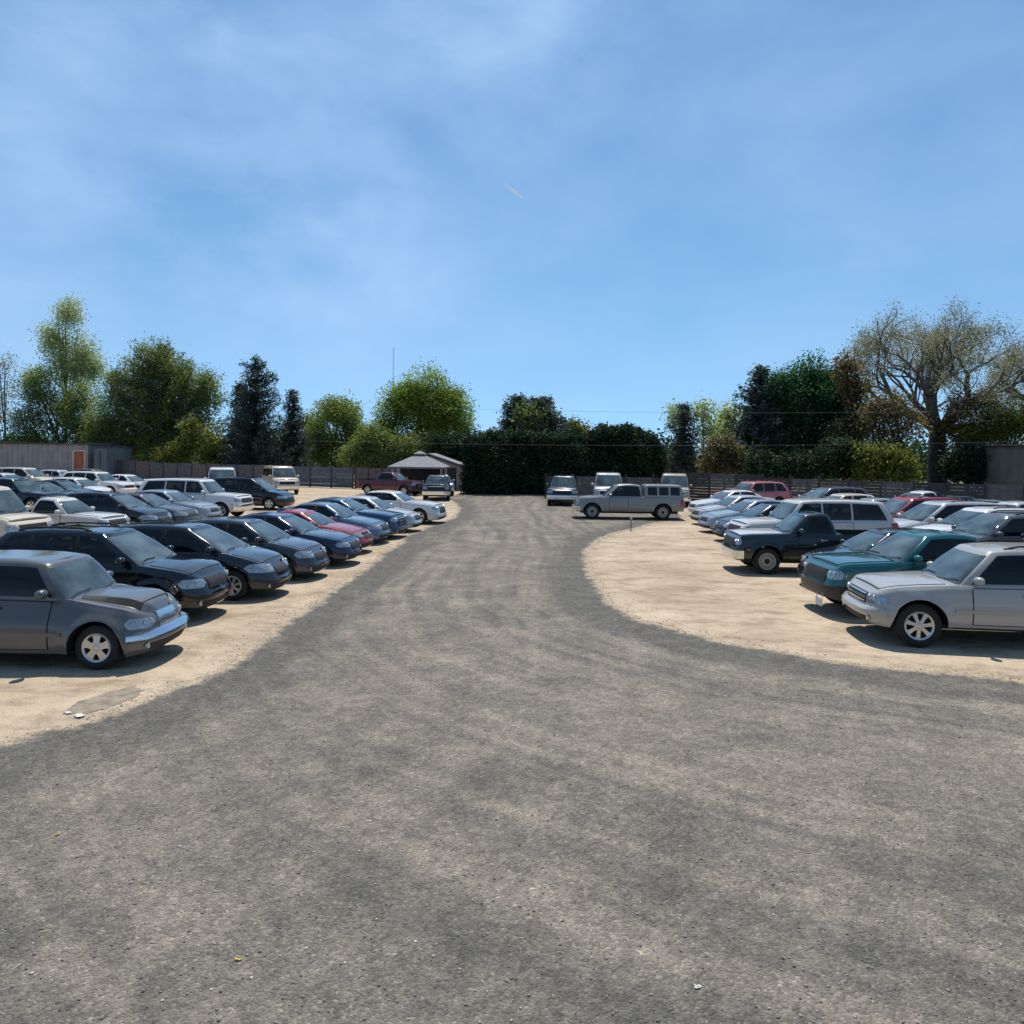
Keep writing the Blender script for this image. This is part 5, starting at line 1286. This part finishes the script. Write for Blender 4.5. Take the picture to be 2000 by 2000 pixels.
bare_oak('huge bare grey oak with wide crooked limbs at right', 74, 1830, 588, 180, 5, 5,
    [(-1, -.2, .4, .29, .6), (-.62, -.3, .75, .27, .62), (0, -.1, 1, .25, .8), (.75, -.15, .85, .27, .7), (1, -.3, .28, .27, .5), (.2, .8, .8, .24, .45), (-.2, -.8, .7, .22, .4), (-.25, .2, 1, .25, .45)])
bare_oak('second bare oak with only its left limbs inside the right picture edge', 84, 2085, 640, 150, 9, 5,
    [(-1, .2, .35, .28, .45), (-.7, -.3, .8, .27, .5), (-.1, .1, 1, .26, .55), (.75, .15, .8, .26, .5), (-.9, .5, .1, .26, .4)])

# clipped hedge wall
Y = 61; hx0, hx1 = at(905, 950, Y).x, at(1298, 950, Y).x
def htop(x):
    return np.interp(x, [at(p, 900, Y).x for p in (895, 930, 1000, 1100, 1150, 1185, 1215, 1250, 1285, 1300)], [at(p, q, Y).z for p, q in ((895, 862), (930, 858), (1000, 854), (1100, 853), (1150, 851), (1185, 842), (1215, 839), (1250, 845), (1285, 868), (1300, 885))])
root = thing('hedge', ((hx0+hx1)/2, Y, 0), 0, 'tall dark clipped hedge closing off the end of the drive', 'hedge')
n = 6500; x = npr.uniform(hx0, hx1, n); zt_ = htop(x)*(1+.045*np.sin(x*1.3+.6)*np.sin(x*.7)+.03*np.sin(x*2.9)+.02*np.sin(x*6.3)); u = npr.rand(n)
front = u < .7; y = np.where(front, npr.uniform(-.2, .55, n), npr.uniform(0, 2.6, n)); z = np.where(front, npr.rand(n)*zt_, zt_*npr.uniform(.93, 1.01, n))
y = y+.45*np.sin(x*1.1)+.25*np.sin(x*2.7+z)+.25*np.sin(z*1.9+x)+np.where(front, .9*np.clip((z/zt_-.7)/.3, 0, 1)**2, 0)
V, t = leaf_quads(np.stack([x-(hx0+hx1)/2, y, z], 1), 18, .2, .2, .55, 0, None)
link('foliage', mesh_quads('hedge_foliage', V, LEAF['hedge'], t), root)
mb = MB(); xs = np.linspace(hx0+.3, hx1-.3, 24)
for a, b in zip(xs[:-1], xs[1:]): mb.box(a-(hx0+hx1)/2, b-(hx0+hx1)/2, 1.1, 2.2, 0, float(min(htop(a), htop(b)))*.8)
mb.obj('inner_branches', BARK_D, root)
# the wood far off, one mass
n = 6500; x = npr.uniform(-130, 120, n); y = npr.uniform(112, 135, n); z = npr.rand(n)**1.15*(4.2+1.0*np.sin(x*.11)+1.2*np.sin(x*.31+1))
V, t = leaf_quads(np.stack([x, y, z], 1), 22, .9, .55, .65)
tag(link('distant_wood', mesh_quads('distant_wood', V, LEAF['dark'], t)), kind='stuff')
# ------------------------------------------------------------------ small things
c = gp(1232, 1037); root = thing('marker_stake', c, 0, 'thin wooden stake standing in the gravel in front of the capped pickup', 'stake')
mb = MB(); mb.tube([(0, 0, -.05), (.01, 0, .62)], [.022, .02], 6); mb.obj('shaft', POST, root); mb = MB(); mb.box(-.035, .055, -.02, -.0, .5, .6); mb.obj('flag', PLATE, root)
def scrap(name, label, cat, px, py, w, m):
    c = gp(px, py); n = 6; vs = []; fs = []
    for i in range(n):
        for j in range(n): vs.append(((i/(n-1)-.5)*w+rnd.uniform(-.01, .01), (j/(n-1)-.5)*w*.7+rnd.uniform(-.01, .01), .012+rnd.random()*w*.16))
    for i in range(n-1):
        for j in range(n-1): fs.append((i*n+j, (i+1)*n+j, (i+1)*n+j+1, i*n+j+1))
    b = len(vs); vs2 = vs+[(x, y, z-.004) for x, y, z in vs]; fs2 = fs+[tuple(reversed([k+b for k in f])) for f in fs]
    o = link(name, mesh_from(name, vs2, fs2, [m]), None, c, (0, 0, rnd.random()*3)); tag(o, label, cat)
PAPER = mat('paper', (.6, .58, .53), .8); LEAFY = mat('dry_leaf', (.5, .4, .08), .8)
scrap('paper_scrap', 'crumpled white paper scrap on the sand edge below the nearest wagon', 'litter', 155, 1400, .13, PAPER)
scrap('paper_scrap', 'smaller grey paper scrap left of the crumpled white one', 'litter', 133, 1394, .08, PLATE)
scrap('dry_leaf', 'yellow dry leaf lying on the gravel near the bottom edge', 'leaf', 466, 1876,   .03, LEAFY)
scrap('dry_leaf', 'small yellow leaf on the gravel at lower left', 'leaf', 112, 1632,   .03, LEAFY)
scrap('paper_scrap', 'pale scrap on the gravel at lower right below the middle', 'litter', 1362, 1930, .035, PAPER)
# radio mast and overhead wires far behind
Y = 210; c = at(766, 900, Y); zt = at(766, 678, Y).z
root = thing('radio_mast', (c.x, Y, 0), 0, 'hair-thin radio mast rising above the round bright green tree', 'mast'); mb = MB()
for k in range(3): mb.tube([(.3*math.cos(2.1*k), .3*math.sin(2.1*k), 0), (.12*math.cos(2.1*k), .12*math.sin(2.1*k), zt)], .035, 4)
for k in range(40): mb.tube([(.25*math.cos(2.1*(k % 3)), .25*math.sin(2.1*(k % 3)), zt*k/40), (.2*math.cos(2.1*(k % 3+1)), .2*math.sin(2.1*(k % 3+1)), zt*(k+1)/40)], .02, 3)
mb.obj('lattice', ALLOY, root)
for px0, px1, py, lab in ((1240, 1700, 797, 'upper faint overhead wire crossing before the dark green tree'), (1000, 1640, 861, 'lower faint overhead wire crossing before the hedge top')):
    mb = MB(); pts = []
    for k in range(17):
        f = k/16; p = at(px0-400+(px1-px0+800)*f, py, 58.2); pts.append((p.x, p.y, p.z-1.2*(1-(2*f-1)**2)*.3))
    mb.tube(pts, .007, 5); o = mb.obj('overhead_wire', mat('wire', (.16, .17, .17), .7)); tag(o, lab, 'wire')
# short vapour trail high up
P0, P1 = at(982, 357, 2600), at(1024, 389, 2600); mb = MB()
mb.tube([P0.lerp(P1, k/6) for k in range(7)], [.8, 3.2, 4, 4.4, 3.6, 2.6, .6], 8)
VAP = bpy.data.materials.new('vapour'); VAP.use_nodes = True; nt = VAP.node_tree; pb = nt.nodes['Principled BSDF']; pb.inputs['Base Color'].default_value = (.9, .9, .92, 1); pb.inputs['Alpha'].default_value = .5; pb.inputs['Roughness'].default_value = 1
o = mb.obj('vapour_trail', VAP, smooth=True); tag(o, 'short white vapour trail in the open blue sky', 'vapour trail')
